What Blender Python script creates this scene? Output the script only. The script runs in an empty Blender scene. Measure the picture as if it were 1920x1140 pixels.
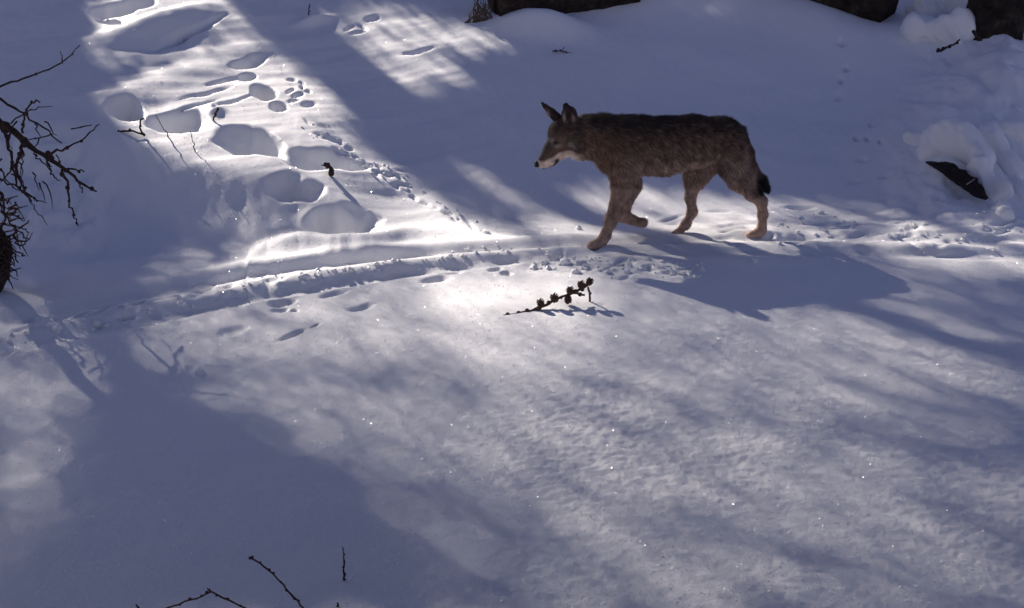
import bpy, bmesh, math, random
import numpy as np
import openvdb as vdb

random.seed(7)
RNG = np.random.default_rng(11)
scene = bpy.context.scene
COL = scene.collection

# ------------------------------------------------------------------ camera
CAM_H, PITCH, FOC = 1.60, math.radians(18.0), 2059.0      # FOC in pixels of a 1920 wide frame
cam_data = bpy.data.cameras.new("camera")
cam_data.lens = 36.0 * FOC / 1920.0
cam_data.sensor_width = 36.0
cam_data.clip_start = 0.05
cam_data.clip_end = 600.0
cam = bpy.data.objects.new("camera", cam_data)
cam.location = (0, 0, CAM_H)
cam.rotation_euler = (math.radians(90) - PITCH, 0, 0)
COL.objects.link(cam)
scene.camera = cam

# ------------------------------------------------------------------ sky + sun
SUN_AZ = np.array([-0.63, 0.775]); SUN_AZ = SUN_AZ / np.linalg.norm(SUN_AZ)
SUN_EL = math.radians(31.0)
SUN = np.array([SUN_AZ[0] * math.cos(SUN_EL), SUN_AZ[1] * math.cos(SUN_EL), math.sin(SUN_EL)])

world = bpy.data.worlds.new("World")
scene.world = world
world.use_nodes = True
wn = world.node_tree.nodes
wl = world.node_tree.links
sky = wn.new("ShaderNodeTexSky")
sky.sky_type = "NISHITA"
sky.sun_disc = False
sky.sun_elevation = SUN_EL
sky.sun_rotation = math.atan2(SUN_AZ[0], SUN_AZ[1])
sky.altitude = 1600
sky.air_density = 1.0
sky.dust_density = 0.6
sky.ozone_density = 1.5
bg = wn["Background"]
bg.inputs["Strength"].default_value = 0.041
tint = wn.new("ShaderNodeMix"); tint.data_type = "RGBA"; tint.blend_type = "MULTIPLY"      # white balance of the camera
tint.inputs["Factor"].default_value = 1.0
tint.inputs["B"].default_value = (1.29, 1.0, 1.20, 1)
wl.new(sky.outputs["Color"], tint.inputs["A"])
wl.new(tint.outputs["Result"], bg.inputs["Color"])

sun_data = bpy.data.lights.new("sun", "SUN")
sun_data.energy = 5.0
sun_data.angle = math.radians(0.53)
sun_data.color = (1.0, 0.90, 0.80)
sun = bpy.data.objects.new("sun", sun_data)
sun.rotation_euler = (math.pi / 2 - SUN_EL, 0, math.pi - math.atan2(SUN_AZ[0], SUN_AZ[1]))
COL.objects.link(sun)

scene.view_settings.view_transform = "Standard"
scene.view_settings.look = "None"
scene.view_settings.gamma = 1.0
scene.view_settings.use_curve_mapping = False
scene.view_settings.exposure = 1.06
scene.cycles.max_bounces = 6

# ------------------------------------------------------------------ pixel <-> ground helpers
SP, CP = math.sin(PITCH), math.cos(PITCH)


def ray(u, v):
    a = (np.asarray(u, float) - 960) / FOC
    b = -(np.asarray(v, float) - 570) / FOC
    return np.stack([a, CP + b * SP, -SP + b * CP], -1)


def project(x, y, z):
    zz = z - CAM_H
    d = y * CP - zz * SP
    d = np.where(d < 0.15, 0.15, d)
    up = y * SP + zz * CP
    return 960 + FOC * x / d, 570 - FOC * up / d


# ------------------------------------------------------------------ noise (2-D gradient noise)
_perm = np.random.default_rng(3).permutation(4096)
_ang = np.random.default_rng(4).random(4096) * 2 * np.pi
_gx, _gy = np.cos(_ang), np.sin(_ang)


def pnoise(x, y, seed=0):
    x = np.asarray(x, float); y = np.asarray(y, float)
    xi = np.floor(x).astype(np.int64); yi = np.floor(y).astype(np.int64)
    xf, yf = x - xi, y - yi
    u = xf * xf * xf * (xf * (xf * 6 - 15) + 10)
    v = yf * yf * yf * (yf * (yf * 6 - 15) + 10)

    def g(ix, iy, fx, fy):
        h = _perm[(_perm[(ix + seed * 131) & 4095] + iy) & 4095]
        return _gx[h] * fx + _gy[h] * fy
    a = g(xi, yi, xf, yf); b = g(xi + 1, yi, xf - 1, yf)
    c = g(xi, yi + 1, xf, yf - 1); d = g(xi + 1, yi + 1, xf - 1, yf - 1)
    return (a + (b - a) * u) * (1 - v) + (c + (d - c) * u) * v


def fbm(x, y, octv=4, seed=0, gain=0.5):
    s = 0; amp = 1.0
    for k in range(octv):
        s = s + amp * pnoise(x * 2 ** k, y * 2 ** k, seed + k)
        amp *= gain
    return s


def sstep(a, b, x):
    t = np.clip((x - a) / (b - a), 0, 1)
    return t * t * (3 - 2 * t)


# ------------------------------------------------------------------ terrain
def base_height(x, y):
    """Broad shape: flat foreground, a trail bench, the hillside behind it."""
    yt = 6.35 + 0.10 * np.sin(x * 0.7) - 0.28 * np.maximum(-x - 0.3, 0) ** 1.35    # line of the trail
    d = y - yt
    s = np.where(d > 0, d, 0)
    hill = 0.335 * (np.sqrt((s - 0.15) ** 2 + 0.20) - math.sqrt(0.15 ** 2 + 0.20) + 0.15 * s / (s + 1))
    hill = np.where(d > 0, hill, 0)
    hill = np.where(y > 26, hill - 0.30 * (y - 26) * sstep(26, 40, y), hill)
    front = -0.05 * sstep(-0.4, -2.0, d)
    z = hill + front
    z = z + 0.05 * pnoise(x * 0.55 + 3.1, y * 0.55, 5) * sstep(2.5, 5, y)
    z = z + 0.25 * pnoise(x * 0.12, y * 0.12, 8) * sstep(13, 22, y)
    return z


def poly_dist(u, v, pts):
    """distance to a polyline, signed by side (+ = below the line in the picture), and position along it"""
    best = np.full(u.shape, 1e9); sgn = np.zeros(u.shape); along = np.zeros(u.shape)
    for i in range(len(pts) - 1):
        (ax, ay), (bx, by) = pts[i], pts[i + 1]
        dx, dy = bx - ax, by - ay
        L2 = dx * dx + dy * dy
        t = np.clip(((u - ax) * dx + (v - ay) * dy) / L2, 0, 1)
        d = np.hypot(u - ax - t * dx, v - ay - t * dy)
        m = d < best
        best = np.where(m, d, best)
        sgn = np.where(m, np.sign(dx * (v - ay) - dy * (u - ax)), sgn)
        along = np.where(m, (i + t) / (len(pts) - 1), along)
    return best, sgn, along


def line_y(u, pts):
    p = np.array(pts, float)
    return np.interp(u, p[:, 0], p[:, 1])


SKI_1 = [(-300, 655), (0, 588), (150, 562), (300, 532), (450, 502), (600, 484), (760, 468), (900, 457), (1050, 448), (1200, 446), (1500, 436), (1920, 445)]
SKI_2 = [(-300, 700), (0, 640), (120, 613), (250, 587), (400, 556), (500, 536), (650, 513), (800, 493), (900, 481), (1000, 471), (1080, 466), (1250, 462), (1920, 470)]
BANK = [(-200, 225), (120, 240), (200, 262), (300, 300), (400, 325), (500, 342), (560, 352), (640, 384), (740, 410)]
CREST2 = [(455, 520), (470, 475), (500, 450), (560, 444), (620, 452), (700, 446), (760, 432), (860, 425)]

# pits: u, v, ru, rv, depth, tilt(deg, picture), sharpness
PITS = [
    (470, 114, 36, 10, .16, -14, .5), (461, 142, 17, 8, .14, -5, .5), (493, 176, 23, 15, .20, 10, .4),
    (522, 201, 16, 8, .12, 0, .5), (546, 148, 12, 4, .05, 0, .8), (566, 154, 8, 3, .04, 20, .8), (545, 172, 12, 3.5, .05, -25, .8), (560, 180, 14, 4, .05, -15, .8), (578, 172, 9, 3, .04, 10, .8), (552, 190, 16, 3, .04, -10, .8), (580, 196, 18, 5, .04, -5, .9), (566, 164, 6, 6, .04, 60, .8), (420, 150, 34, 4, .06, -14, .8), (440, 190, 50, 4, .04, -14, .9), (390, 176, 50, 3.5, .04, -14, .9), (360, 200, 60, 3, .03, -12, .9),
    (236, 200, 30, 24, .26, 10, .4), (326, 231, 60, 21, .26, -2, .35), (474, 266, 70, 22, .24, 6, .35),
    (606, 300, 78, 20, .20, 8, .45), (548, 352, 48, 25, .24, 8, .45), (636, 415, 66, 32, .28, 2, .40),
    (215, 18, 40, 12, .2, -6, .5), (262, 4, 30, 9, .2, -6, .5), (208, 40, 26, 6, .1, 8, .5),
    (330, 70, 60, 8, .10, -22, .8), (375, 48, 60, 6, .09, -20, .8),
    # prints beside the trail
    (818, 524, 28, 6, .035, -8, .6), (628, 551, 33, 6, .035, -12, .6), (676, 577, 30, 5.5, .035, -10, .6),
    (532, 566, 28, 7, .045, -6, .7), (526, 580, 20, 4, .03, -6, .7), (552, 582, 8, 3, .03, 0, .7),
    (438, 621, 32, 8, .022, -14, .8), (546, 628, 34, 4.5, .045, -20, .7), (590, 612, 14, 2.2, .02, -22, .7),
    (950, 512, 16, 5, .035, 4, .6), (925, 505, 20, 4, .03, -8, .6), (850, 510, 24, 4, .03, -6, .7),
    (1128, 570, 10, 3, .006, 0, .8),
    # faint prints on the hillside at right
    (1580, 80, 9, 7, .05, 60, .8), (1586, 128, 9, 8, .06, 70, .8), (1578, 150, 8, 8, .06, 70, .8),
    (1572, 178, 8, 9, .05, 70, .8), (1634, 232, 7, 5, .05, 40, .8), (1606, 258, 7, 6, .06, 40, .8),
    (1628, 258, 7, 5, .05, 40, .8), (1652, 264, 6, 4, .04, 40, .8), (1618, 298, 18, 6, .04, 0, .8),
    (1604, 340, 20, 4, .03, -10, .9), (1660, 330, 16, 4, .03, -10, .9),
    # a rough patch at the top
    (655, 52, 14, 3.5, .06, -30, .8), (680, 50, 14, 3, .06, 30, .8), (672, 62, 20, 3, .05, -12, .8), (698, 33, 14, 4, .06, -10, .7),
    (790, 98, 40, 4, .05, -10, .9),
    # paw dents
    (1116, 462, 18, 5, .02, 0, .8), (1254, 451, 18, 5, .03, 0, .8), (1422, 441, 18, 5, .015, 0, .8),
]
# animal track running down the slope beside the tree shadow: small dents
_tr = np.random.default_rng(21)
for p, q, n in (((575, 225), (640, 285), 9), ((600, 245), (760, 350), 17), ((640, 290), (800, 378), 14), ((780, 372), (912, 436), 12), ((700, 330), (760, 325), 5)):
    for t in np.linspace(0, 1, n):
        PITS.append((p[0] + (q[0] - p[0]) * t + _tr.normal(0, 4), p[1] + (q[1] - p[1]) * t + _tr.normal(0, 3),
                     _tr.uniform(6, 17), _tr.uniform(2.2, 4.2), _tr.uniform(.010, .030), _tr.uniform(10, 45), .9))
# loose trampled snow on and beside the trail
for k in range(22):
    uu = _tr.uniform(1000, 1300); vv = 474 + (uu - 1000) * 0.09 + _tr.normal(0, 9)
    PITS.append((uu, vv + 12, _tr.uniform(8, 22), _tr.uniform(2, 4.5), _tr.uniform(.012, .035), _tr.uniform(-20, 12), .9))
for k in range(40):
    uu = _tr.uniform(1250, 1960); vv = 430 + _tr.normal(0, 18) + (uu - 1400) * 0.02
    PITS.append((uu, vv, _tr.uniform(12, 34), _tr.uniform(3, 5), _tr.uniform(.012, .035), _tr.uniform(-12, 12), .9))
for k in range(30):
    uu = _tr.uniform(0, 520); vv = 620 - uu * 0.2 + _tr.normal(0, 12)
    PITS.append((uu, vv, _tr.uniform(12, 36), _tr.uniform(3, 6), _tr.uniform(.01, .03), _tr.uniform(-22, -4), .9))

# lumps: u, v, ru, rv, height, tilt
LUMPS = [
    (110, 370, 120, 90, .07, 0), (40, 420, 110, 70, .05, 0), (570, 456, 120, 24, .04, -4),
    (404, 236, 22, 14, .05, 0), (615, 338, 50, 14, .03, 10),
    (1010, 52, 110, 20, .16, 4), (1250, -30, 260, 60, .30, 0), (1520, 40, 190, 60, .12, 20),
    (1800, 330, 150, 150, .18, 30), (1890, 170, 110, 120, .20, 20), (1700, 250, 90, 80, .05, 0), (1770, 80, 120, 30, .10, 10),
    (330, 160, 190, 40, .05, -25), (590, 40, 40, 7, .06, -12), (300, 50, 130, 26, .10, -18),
    (1420, 490, 110, 14, .03, 0), (1660, 455, 60, 8, .03, 0), (1720, 478, 130, 12, .04, 3),
]


def features(x, y, zb):
    """Everything pressed into or heaped upon the snow, laid out where the ground shows it."""
    u, v = project(x, y, zb)
    ok = (y > 1.2) & (u > -700) & (u < 2600) & (v > -400) & (v < 1500)
    h = np.zeros_like(x)
    U, V, X, Y = u[ok], v[ok], x[ok], y[ok]
    H = np.zeros_like(U)
    wob = 1 + 0.40 * pnoise(U * 0.012, V * 0.03, 31) + 0.10 * pnoise(U * 0.03, V * 0.08, 33)
    # snow bank left of the track: plateau above, face towards the trail
    by = line_y(U, BANK) + 44
    face = sstep(-14, 84, V - by + 6 * pnoise(U * .03, V * .03, 40)) * sstep(760, 560, U)
    H += 0.13 * (1 - sstep(-14, 84, V - by + 6 * pnoise(U * .03, V * .03, 40))) * sstep(-330, -30, V - by) * sstep(800, 600, U)
    bump = np.exp(-((V - by + 14) / 26.0) ** 2) * sstep(780, 600, U)
    H += 0.02 * bump
    for (pu, pv, ru, rv, hh, tilt) in LUMPS:
        a = math.radians(tilt)
        du, dv = U - pu, V - pv
        e = ((du * math.cos(a) + dv * math.sin(a)) / ru) ** 2 + ((-du * math.sin(a) + dv * math.cos(a)) / rv) ** 2
        H += hh * np.exp(-e * 1.6)
    U, V = project(X, Y, zb[ok] + H)                     # smaller marks ride on those broad shapes
    # second low bank beside the trail
    cy = line_y(U, CREST2)
    H += 0.05 * np.exp(-((V - cy - 8) / 14.0) ** 2) * sstep(430, 600, U) * sstep(900, 760, U)
    # the two ski grooves
    for pts, w, dep in ((SKI_1, 8.5, .044), (SKI_2, 9.5, .048)):
        ly = line_y(U, pts)
        persp = np.clip((ly - 250) / 250.0, .6, 1.6)
        q = (V - ly - 9 * persp) / (w * persp)
        fade = (1 - 0.65 * sstep(1020, 1200, U)) * (.40 + .60 * sstep(120, 460, U))
        H -= dep * fade * np.exp(-np.abs(q) ** 2.6) * (1 + .3 * pnoise(U * .02, V * .02, 44))
        H += 0.012 * fade * np.exp(-((q + 1.7) / .7) ** 2)
    l1, l2 = line_y(U, SKI_1), line_y(U, SKI_2)
    mid = np.exp(-(((V - l1 - 22) - (l2 - l1 - 22) * .55) / 10.0) ** 2)
    H += mid * 0.012 * fbm(X * 3 + Y, Y * 16, 3, 47)
    # pits
    rgh = fbm(X * 6, Y * 5, 3, 93)
    wu = 16 * pnoise(U * .018, V * .03, 35) + 3 * pnoise(U * .05, V * .08, 36); wv_ = 6 * pnoise(U * .02, V * .04, 37) + 1 * pnoise(U * .06, V * .1, 38)
    for (pu, pv, ru, rv, dep, tilt, sh) in PITS:
        near = (np.abs(U - pu) < 1.6 * ru + 12) & (np.abs(V - pv) < 1.6 * max(rv, ru * .5) + 12)
        if not near.any():
            continue
        a = math.radians(tilt)
        big = min(1.0, ru / 40.0)
        du, dv = U[near] - pu + wu[near] * big, V[near] - pv + wv_[near] * big
        e = np.hypot((du * math.cos(a) + dv * math.sin(a)) / ru, (-du * math.sin(a) + dv * math.cos(a)) / rv) / wob[near]
        pit = sstep(1.15, 1.05 - sh * 1.25, e) if ru < 28 else sstep(1.22, .30, e)
        H[near] += -dep * (.62 if ru > 28 else .9) * pit * (1 + .25 * wu[near] / 16) + pit * min(.012, dep * .08) * rgh[near] * (ru < 28)
    # trampled rough strip along the trail
    rough = np.exp(-((V - line_y(U, [(900, 500), (1000, 492), (1130, 500), (1250, 512), (1330, 512)])) / 16.0) ** 2) * sstep(930, 1010, U) * sstep(1330, 1230, U)
    H += rough * 0.020 * fbm(X * 5, Y * 11, 3, 52)
    tr2 = np.exp(-((V - 425) / 40.0) ** 2) * sstep(1250, 1500, U)
    H += tr2 * 0.024 * fbm(X * 2.2, Y * 8, 3, 57)
    bank = sstep(1640, 1760, U + (V - 240) * .25) * sstep(440, 380, V) * sstep(-60, 60, V)
    H += bank * (.10 * np.abs(fbm(X * 1.7, Y * 1.2, 2, 141)) + .05 * fbm(X * 4.5, Y * 3, 3, 143))
    left = sstep(240, 130, U) * sstep(225, 290, V) * sstep(520, 440, V)
    H += left * (.12 * np.abs(fbm(X * 2.2, Y * 1.6, 2, 151)) + .05 * fbm(X * 6, Y * 4, 3, 153))
    h[ok] = H
    return h


def relief(x, y):
    """wind crust and grain of the surface"""
    z = 0.020 * fbm(x * 0.9, y * 0.9, 3, 12)
    # wind ripples on the slope at left, running down towards the lower left
    k = sstep(5.8, 7.0, y) * sstep(0.6, -0.6, x)
    a = x * 0.80 + y * 0.60; b = -x * 0.60 + y * 0.80
    z = z + k * (0.016 * pnoise(a * 0.7, b * 3.4, 61) + 0.010 * pnoise(a * 1.4, b * 7.5, 63) + 0.0035 * pnoise(a * 3, b * 17, 65))
    # pitted sun crust in the foreground, strongest at right
    c = sstep(5.2, 4.2, y) * (0.32 + 0.68 * sstep(-0.55, 0.35, x))
    patch = 0.55 + 0.9 * sstep(-0.35, 0.45, pnoise(x * 1.6 + 9, y * 1.3, 71))
    r1 = pnoise(x * 13 + 0.8 * pnoise(x * 6, y * 6, 75), y * 18, 73)
    r2 = pnoise(x * 27, y * 34, 77)
    z = z + c * patch * (0.0046 * r1 + 0.0042 * r2 + 0.0022 * pnoise(x * 60, y * 66, 79))
    z = z + c * 0.006 * pnoise(x * 2.1 - y * 1.2, y * 2.6 + x * .9, 81)
    z = z + 0.0012 * pnoise(x * 22, y * 26, 83) * sstep(12, 9, y)
    z = z + sstep(6.6, 7.4, y) * (0.010 * pnoise(x * 2.6, y * 2.2, 85) + 0.007 * pnoise(x * 6, y * 5, 86) + 0.003 * pnoise(x * 14, y * 11, 87)) * sstep(-.5, .6, pnoise(x * .8, y * .8, 88) + .2)
    return z


def ground(x, y):
    zb = base_height(x, y)
    return zb + features(x, y, zb) + relief(x, y)


# tensor grid: rows even in log distance, columns even in view angle, coarse skirts out to the horizon
def skirt(a, b, n, p):
    return a + (b - a) * np.linspace(0, 1, n + 1)[1:] ** p


rows = np.exp(np.linspace(math.log(1.95), math.log(12.6), 690))
rows = np.concatenate([skirt(1.95, -40, 26, 2.0)[::-1], rows, skirt(12.6, 120, 60, 1.9)])
wd = np.linspace(-0.56, 0.56, 800)
wcol = np.concatenate([-skirt(0.56, 22, 46, 2.6)[::-1], wd, skirt(0.56, 22, 46, 2.6)])
sc_row = np.where(rows > 1.95, np.maximum(rows, 1.95), 1.95)
GX = (sc_row[:, None] * wcol[None, :]); GY = np.repeat(rows[:, None], len(wcol), 1)
GX = np.clip(GX, -160, 160) if False else GX
GZ = ground(GX, GY)


def ground_at(x, y):
    return float(ground(np.array([x], float), np.array([y], float))[0])


def hit(u, v, lift=0.0):
    """the ground point seen at a place of the photograph"""
    d = ray(u, v)
    t = np.linspace(1.5, 16, 1500)
    P = d[None, :] * t[:, None]
    z = P[:, 2] + CAM_H - ground(P[:, 0], P[:, 1])
    i = int(np.argmax(z < 0)) or len(t) - 1
    t0 = t[i - 1] + (t[i] - t[i - 1]) * z[i - 1] / max(z[i - 1] - z[i], 1e-6)
    p = d * t0
    return np.array([p[0], p[1], p[2] + CAM_H + lift])


# ------------------------------------------------------------------ materials
def mat(name):
    m = bpy.data.materials.new(name)
    m.use_nodes = True
    nt = m.node_tree
    return m, nt, nt.nodes["Principled BSDF"]


def noise_node(nt, scale, detail=4, rough=.55, coord=None):
    n = nt.nodes.new("ShaderNodeTexNoise")
    n.inputs["Scale"].default_value = scale
    n.inputs["Detail"].default_value = detail
    n.inputs["Roughness"].default_value = rough
    if coord is not None:
        nt.links.new(coord, n.inputs["Vector"])
    return n


def ramp_node(nt, fac, stops):
    r = nt.nodes.new("ShaderNodeValToRGB")
    while len(r.color_ramp.elements) > 1:
        r.color_ramp.elements.remove(r.color_ramp.elements[-1])
    for i, (p, c) in enumerate(stops):
        e = r.color_ramp.elements[0] if i == 0 else r.color_ramp.elements.new(p)
        e.position = p
        e.color = (*c, 1)
    nt.links.new(fac, r.inputs["Fac"])
    return r


def bump_node(nt, height, strength, dist, normal=None):
    b = nt.nodes.new("ShaderNodeBump")
    b.inputs["Strength"].default_value = strength
    b.inputs["Distance"].default_value = dist
    nt.links.new(height, b.inputs["Height"])
    if normal is not None:
        nt.links.new(normal, b.inputs["Normal"])
    return b


def snow_material():
    m, nt, p = mat("snow")
    tc = nt.nodes.new("ShaderNodeTexCoord").outputs["Object"]
    big = noise_node(nt, 0.8, 3, .5, tc)
    r = ramp_node(nt, big.outputs["Fac"], [(0.3, (0.80, 0.81, 0.83)), (0.7, (0.86, 0.86, 0.86))])
    nt.links.new(r.outputs["Color"], p.inputs["Base Color"])
    g1 = noise_node(nt, 90, 3, .6, tc)
    g2 = noise_node(nt, 420, 2, .6, tc)
    b1 = bump_node(nt, g1.outputs["Fac"], 0.5, 0.004)
    b2 = bump_node(nt, g2.outputs["Fac"], 0.6, 0.0012, b1.outputs["Normal"])
    nt.links.new(b2.outputs["Normal"], p.inputs["Normal"])
    p.inputs["Roughness"].default_value = 0.48
    p.inputs["Specular IOR Level"].default_value = 0.35
    p.inputs["IOR"].default_value = 1.31
    return m


def simple(name, c1, c2, scale, rough=.9, bump=.0, bdist=.003):
    m, nt, p = mat(name)
    tc = nt.nodes.new("ShaderNodeTexCoord").outputs["Object"]
    n = noise_node(nt, scale, 5, .65, tc)
    r = ramp_node(nt, n.outputs["Fac"], [(0.32, c1), (0.68, c2)])
    nt.links.new(r.outputs["Color"], p.inputs["Base Color"])
    p.inputs["Roughness"].default_value = rough
    p.inputs["Specular IOR Level"].default_value = 0.25
    if bump:
        b = bump_node(nt, n.outputs["Fac"], bump, bdist)
        nt.links.new(b.outputs["Normal"], p.inputs["Normal"])
    return m


def coat_material(name, rough=.75):
    m, nt, p = mat(name)
    a = nt.nodes.new("ShaderNodeVertexColor")
    a.layer_name = "coat"
    nt.links.new(a.outputs["Color"], p.inputs["Base Color"])
    p.inputs["Roughness"].default_value = rough
    p.inputs["Specular IOR Level"].default_value = 0.2
    return m


M_SNOW = snow_material()
M_BARK = simple("dark_bark", (0.010, 0.008, 0.007), (0.060, 0.046, 0.036), 9, .95, .8, .02)
M_TWIG = simple("twig_bark", (0.016, 0.010, 0.010), (0.060, 0.038, 0.032), 60, .9, .5, .002)
M_TWIG2 = simple("pale_twig_bark", (0.05, 0.036, 0.03), (0.11, 0.085, 0.07), 70, .9, .5, .002)
M_CONE = simple("cone_scale", (0.04, 0.024, 0.018), (0.12, 0.075, 0.055), 90, .85, .4, .002)
M_WOOD = simple("wet_dark_wood", (0.006, 0.005, 0.006), (0.020, 0.016, 0.015), 25, .9, .5, .004)  # even near-black wood tone
M_NEEDLE = simple("conifer_needles", (0.030, 0.045, 0.020), (0.055, 0.075, 0.035), 3, .8)
M_TRUNK = simple("conifer_trunk", (0.05, 0.037, 0.028), (0.12, 0.09, 0.07), 6, .95, .6, .01)
M_COAT = coat_material("wolf_coat")
M_NOSE = simple("wolf_nose_skin", (0.006, 0.005, 0.006), (0.015, 0.012, 0.012), 120, .45, .3, .001)
M_EYE = simple("wolf_eye", (0.02, 0.010, 0.004), (0.05, 0.026, 0.008), 40, .2)


# ------------------------------------------------------------------ object helpers
def tag(o, label=None, cat=None, group=None, kind=None):
    if label: o["label"] = label
    if cat: o["category"] = cat
    if group: o["group"] = group
    if kind: o["kind"] = kind
    return o


def mesh_obj(name, verts, faces, material, parent=None, smooth=True):
    me = bpy.data.meshes.new(name)
    verts = np.asarray(verts, dtype=np.float32)
    if isinstance(faces, np.ndarray):
        k = faces.shape[1]
        me.vertices.add(len(verts)); me.vertices.foreach_set("co", verts.ravel())
        me.loops.add(faces.size); me.loops.foreach_set("vertex_index", faces.astype(np.int32).ravel())
        me.polygons.add(len(faces))
        me.polygons.foreach_set("loop_start", np.arange(0, faces.size, k, dtype=np.int32))
        me.update(calc_edges=True); me.validate()
    else:
        me.from_pydata([tuple(map(float, q)) for q in verts], [], faces)
    if smooth:
        me.polygons.foreach_set("use_smooth", np.ones(len(me.polygons), dtype=bool))
    me.materials.append(material)
    me.update()
    o = bpy.data.objects.new(name, me)
    COL.objects.link(o)
    if parent is not None:
        o.parent = parent
        o.matrix_parent_inverse = parent.matrix_basis.inverted()
    return o


def empty(name, loc, label, cat, group=None):
    o = bpy.data.objects.new(name, None)
    o.location = tuple(map(float, loc))
    o.empty_display_size = .1
    COL.objects.link(o)
    return tag(o, label, cat, group)


class MB:
    def __init__(self): self.v = []; self.f = []

    def tube(self, pts, radii, sides=6, jitter=0.0, cap=True):
        pts = np.asarray(pts, float)
        n = len(pts)
        b0 = len(self.v)
        tang = np.gradient(pts, axis=0)
        up = np.array([0.31, 0.22, 0.92])
        for i in range(n):
            t = tang[i] / (np.linalg.norm(tang[i]) + 1e-9)
            s = np.cross(t, up); s /= (np.linalg.norm(s) + 1e-9)
            w = np.cross(s, t)
            for k in range(sides):
                a = 2 * math.pi * k / sides
                r = radii[i] * (1 + (random.uniform(-jitter, jitter) if jitter else 0))
                self.v.append(pts[i] + r * (math.cos(a) * s + math.sin(a) * w))
        for i in range(n - 1):
            for k in range(sides):
                k2 = (k + 1) % sides
                self.f.append((b0 + i * sides + k, b0 + i * sides + k2, b0 + (i + 1) * sides + k2, b0 + (i + 1) * sides + k))
        if cap:
            self.f.append(tuple(b0 + k for k in reversed(range(sides))))
            self.f.append(tuple(b0 + (n - 1) * sides + k for k in range(sides)))

    def ball(self, c, r, seg=7, rings=5, axis=None):
        c = np.asarray(c, float)
        r = np.asarray(r, float) * np.ones(3)
        b0 = len(self.v)
        self.v.append(c + [0, 0, r[2]])
        for i in range(1, rings):
            th = math.pi * i / rings
            for k in range(seg):
                a = 2 * math.pi * k / seg
                self.v.append(c + [r[0] * math.sin(th) * math.cos(a), r[1] * math.sin(th) * math.sin(a), r[2] * math.cos(th)])
        self.v.append(c - [0, 0, r[2]])
        e = len(self.v) - 1
        for k in range(seg):
            k2 = (k + 1) % seg
            self.f.append((b0, b0 + 1 + k, b0 + 1 + k2))
            for i in range(rings - 2):
                p = b0 + 1 + i * seg
                self.f.append((p + k, p + seg + k, p + seg + k2, p + k2))
            p = b0 + 1 + (rings - 2) * seg
            self.f.append((e, p + k2, p + k))

    def build(self, name, material, parent=None, smooth=True):
        return mesh_obj(name, self.v, self.f, material, parent, smooth)


def resample(pts, n, wob=0.0, seed=0):
    pts = np.asarray(pts, float)
    d = np.concatenate([[0], np.cumsum(np.linalg.norm(np.diff(pts, axis=0), axis=1))])
    q = np.linspace(0, d[-1], n)
    out = np.stack([np.interp(q, d, pts[:, k]) for k in range(pts.shape[1])], -1)
    if wob:
        r = np.random.default_rng(seed)
        j = r.normal(0, wob, out.shape); j[0] = 0; j[-1] *= .4
        out = out + j
    return out


# signed distance blobs -> one closed mesh
def sdf_mesh(caps, voxel, k, extra=None, margin=0.06):
    """caps: (p1, r1, p2, r2, side_scale) in a local frame whose 3rd axis is the sideways one"""
    P = np.array([c[0] for c in caps] + [c[2] for c in caps]); R = max(max(c[1], c[3]) for c in caps)
    lo = P.min(0) - R - margin; hi = P.max(0) + R + margin
    n = np.ceil((hi - lo) / voxel).astype(int)
    ax = [lo[i] + voxel * np.arange(n[i]) for i in range(3)]
    F = np.full(n, 0.25, dtype=np.float64)
    for (p1, r1, p2, r2, ss) in caps:
        p1 = np.asarray(p1, float); p2 = np.asarray(p2, float)
        rm = max(r1, r2) + 0.12
        l = np.minimum(p1, p2) - rm; h = np.maximum(p1, p2) + rm
        sl = tuple(slice(max(0, int((l[i] - lo[i]) / voxel)), min(n[i], int((h[i] - lo[i]) / voxel) + 1)) for i in range(3))
        A, B, C = np.meshgrid(ax[0][sl[0]], ax[1][sl[1]], ax[2][sl[2]], indexing="ij")
        cc = (p1[2] + p2[2]) / 2
        d = p2 - p1
        L2 = max(float(d @ d), 1e-9)
        t = np.clip(((A - p1[0]) * d[0] + (B - p1[1]) * d[1] + (C - p1[2]) * d[2]) / L2, 0, 1)
        da = A - p1[0] - t * d[0]; db = B - p1[1] - t * d[1]; dc = (C - p1[2] - t * d[2]) / ss
        dist = np.sqrt(da * da + db * db + dc * dc) - (r1 + (r2 - r1) * t)
        f = F[sl]
        hh = np.clip(0.5 + 0.5 * (f - dist) / k, 0, 1)
        F[sl] = f + (dist - f) * hh - k * hh * (1 - hh)
    if extra is not None:
        A, B, C = np.meshgrid(*ax, indexing="ij")
        F = extra(F, A, B, C)
    g = vdb.FloatGrid(0.25)
    g.copyFromArray(np.ascontiguousarray(F, dtype=np.float32))
    pts, quads = g.convertToQuads(isovalue=0.0)
    return lo + np.asarray(pts, float) * voxel, np.asarray(quads)[:, ::-1].astype(np.int64)


# ------------------------------------------------------------------ the snow field
def build_snow():
    nr, nc = GX.shape
    V = np.stack([GX, GY, GZ], -1).reshape(-1, 3)
    idx = np.arange(nr * nc).reshape(nr, nc)
    F = np.stack([idx[:-1, :-1], idx[:-1, 1:], idx[1:, 1:], idx[1:, :-1]], -1).reshape(-1, 4)
    o = mesh_obj("snow_ground", V, F, M_SNOW)
    return tag(o, kind="structure")


build_snow()

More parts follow.
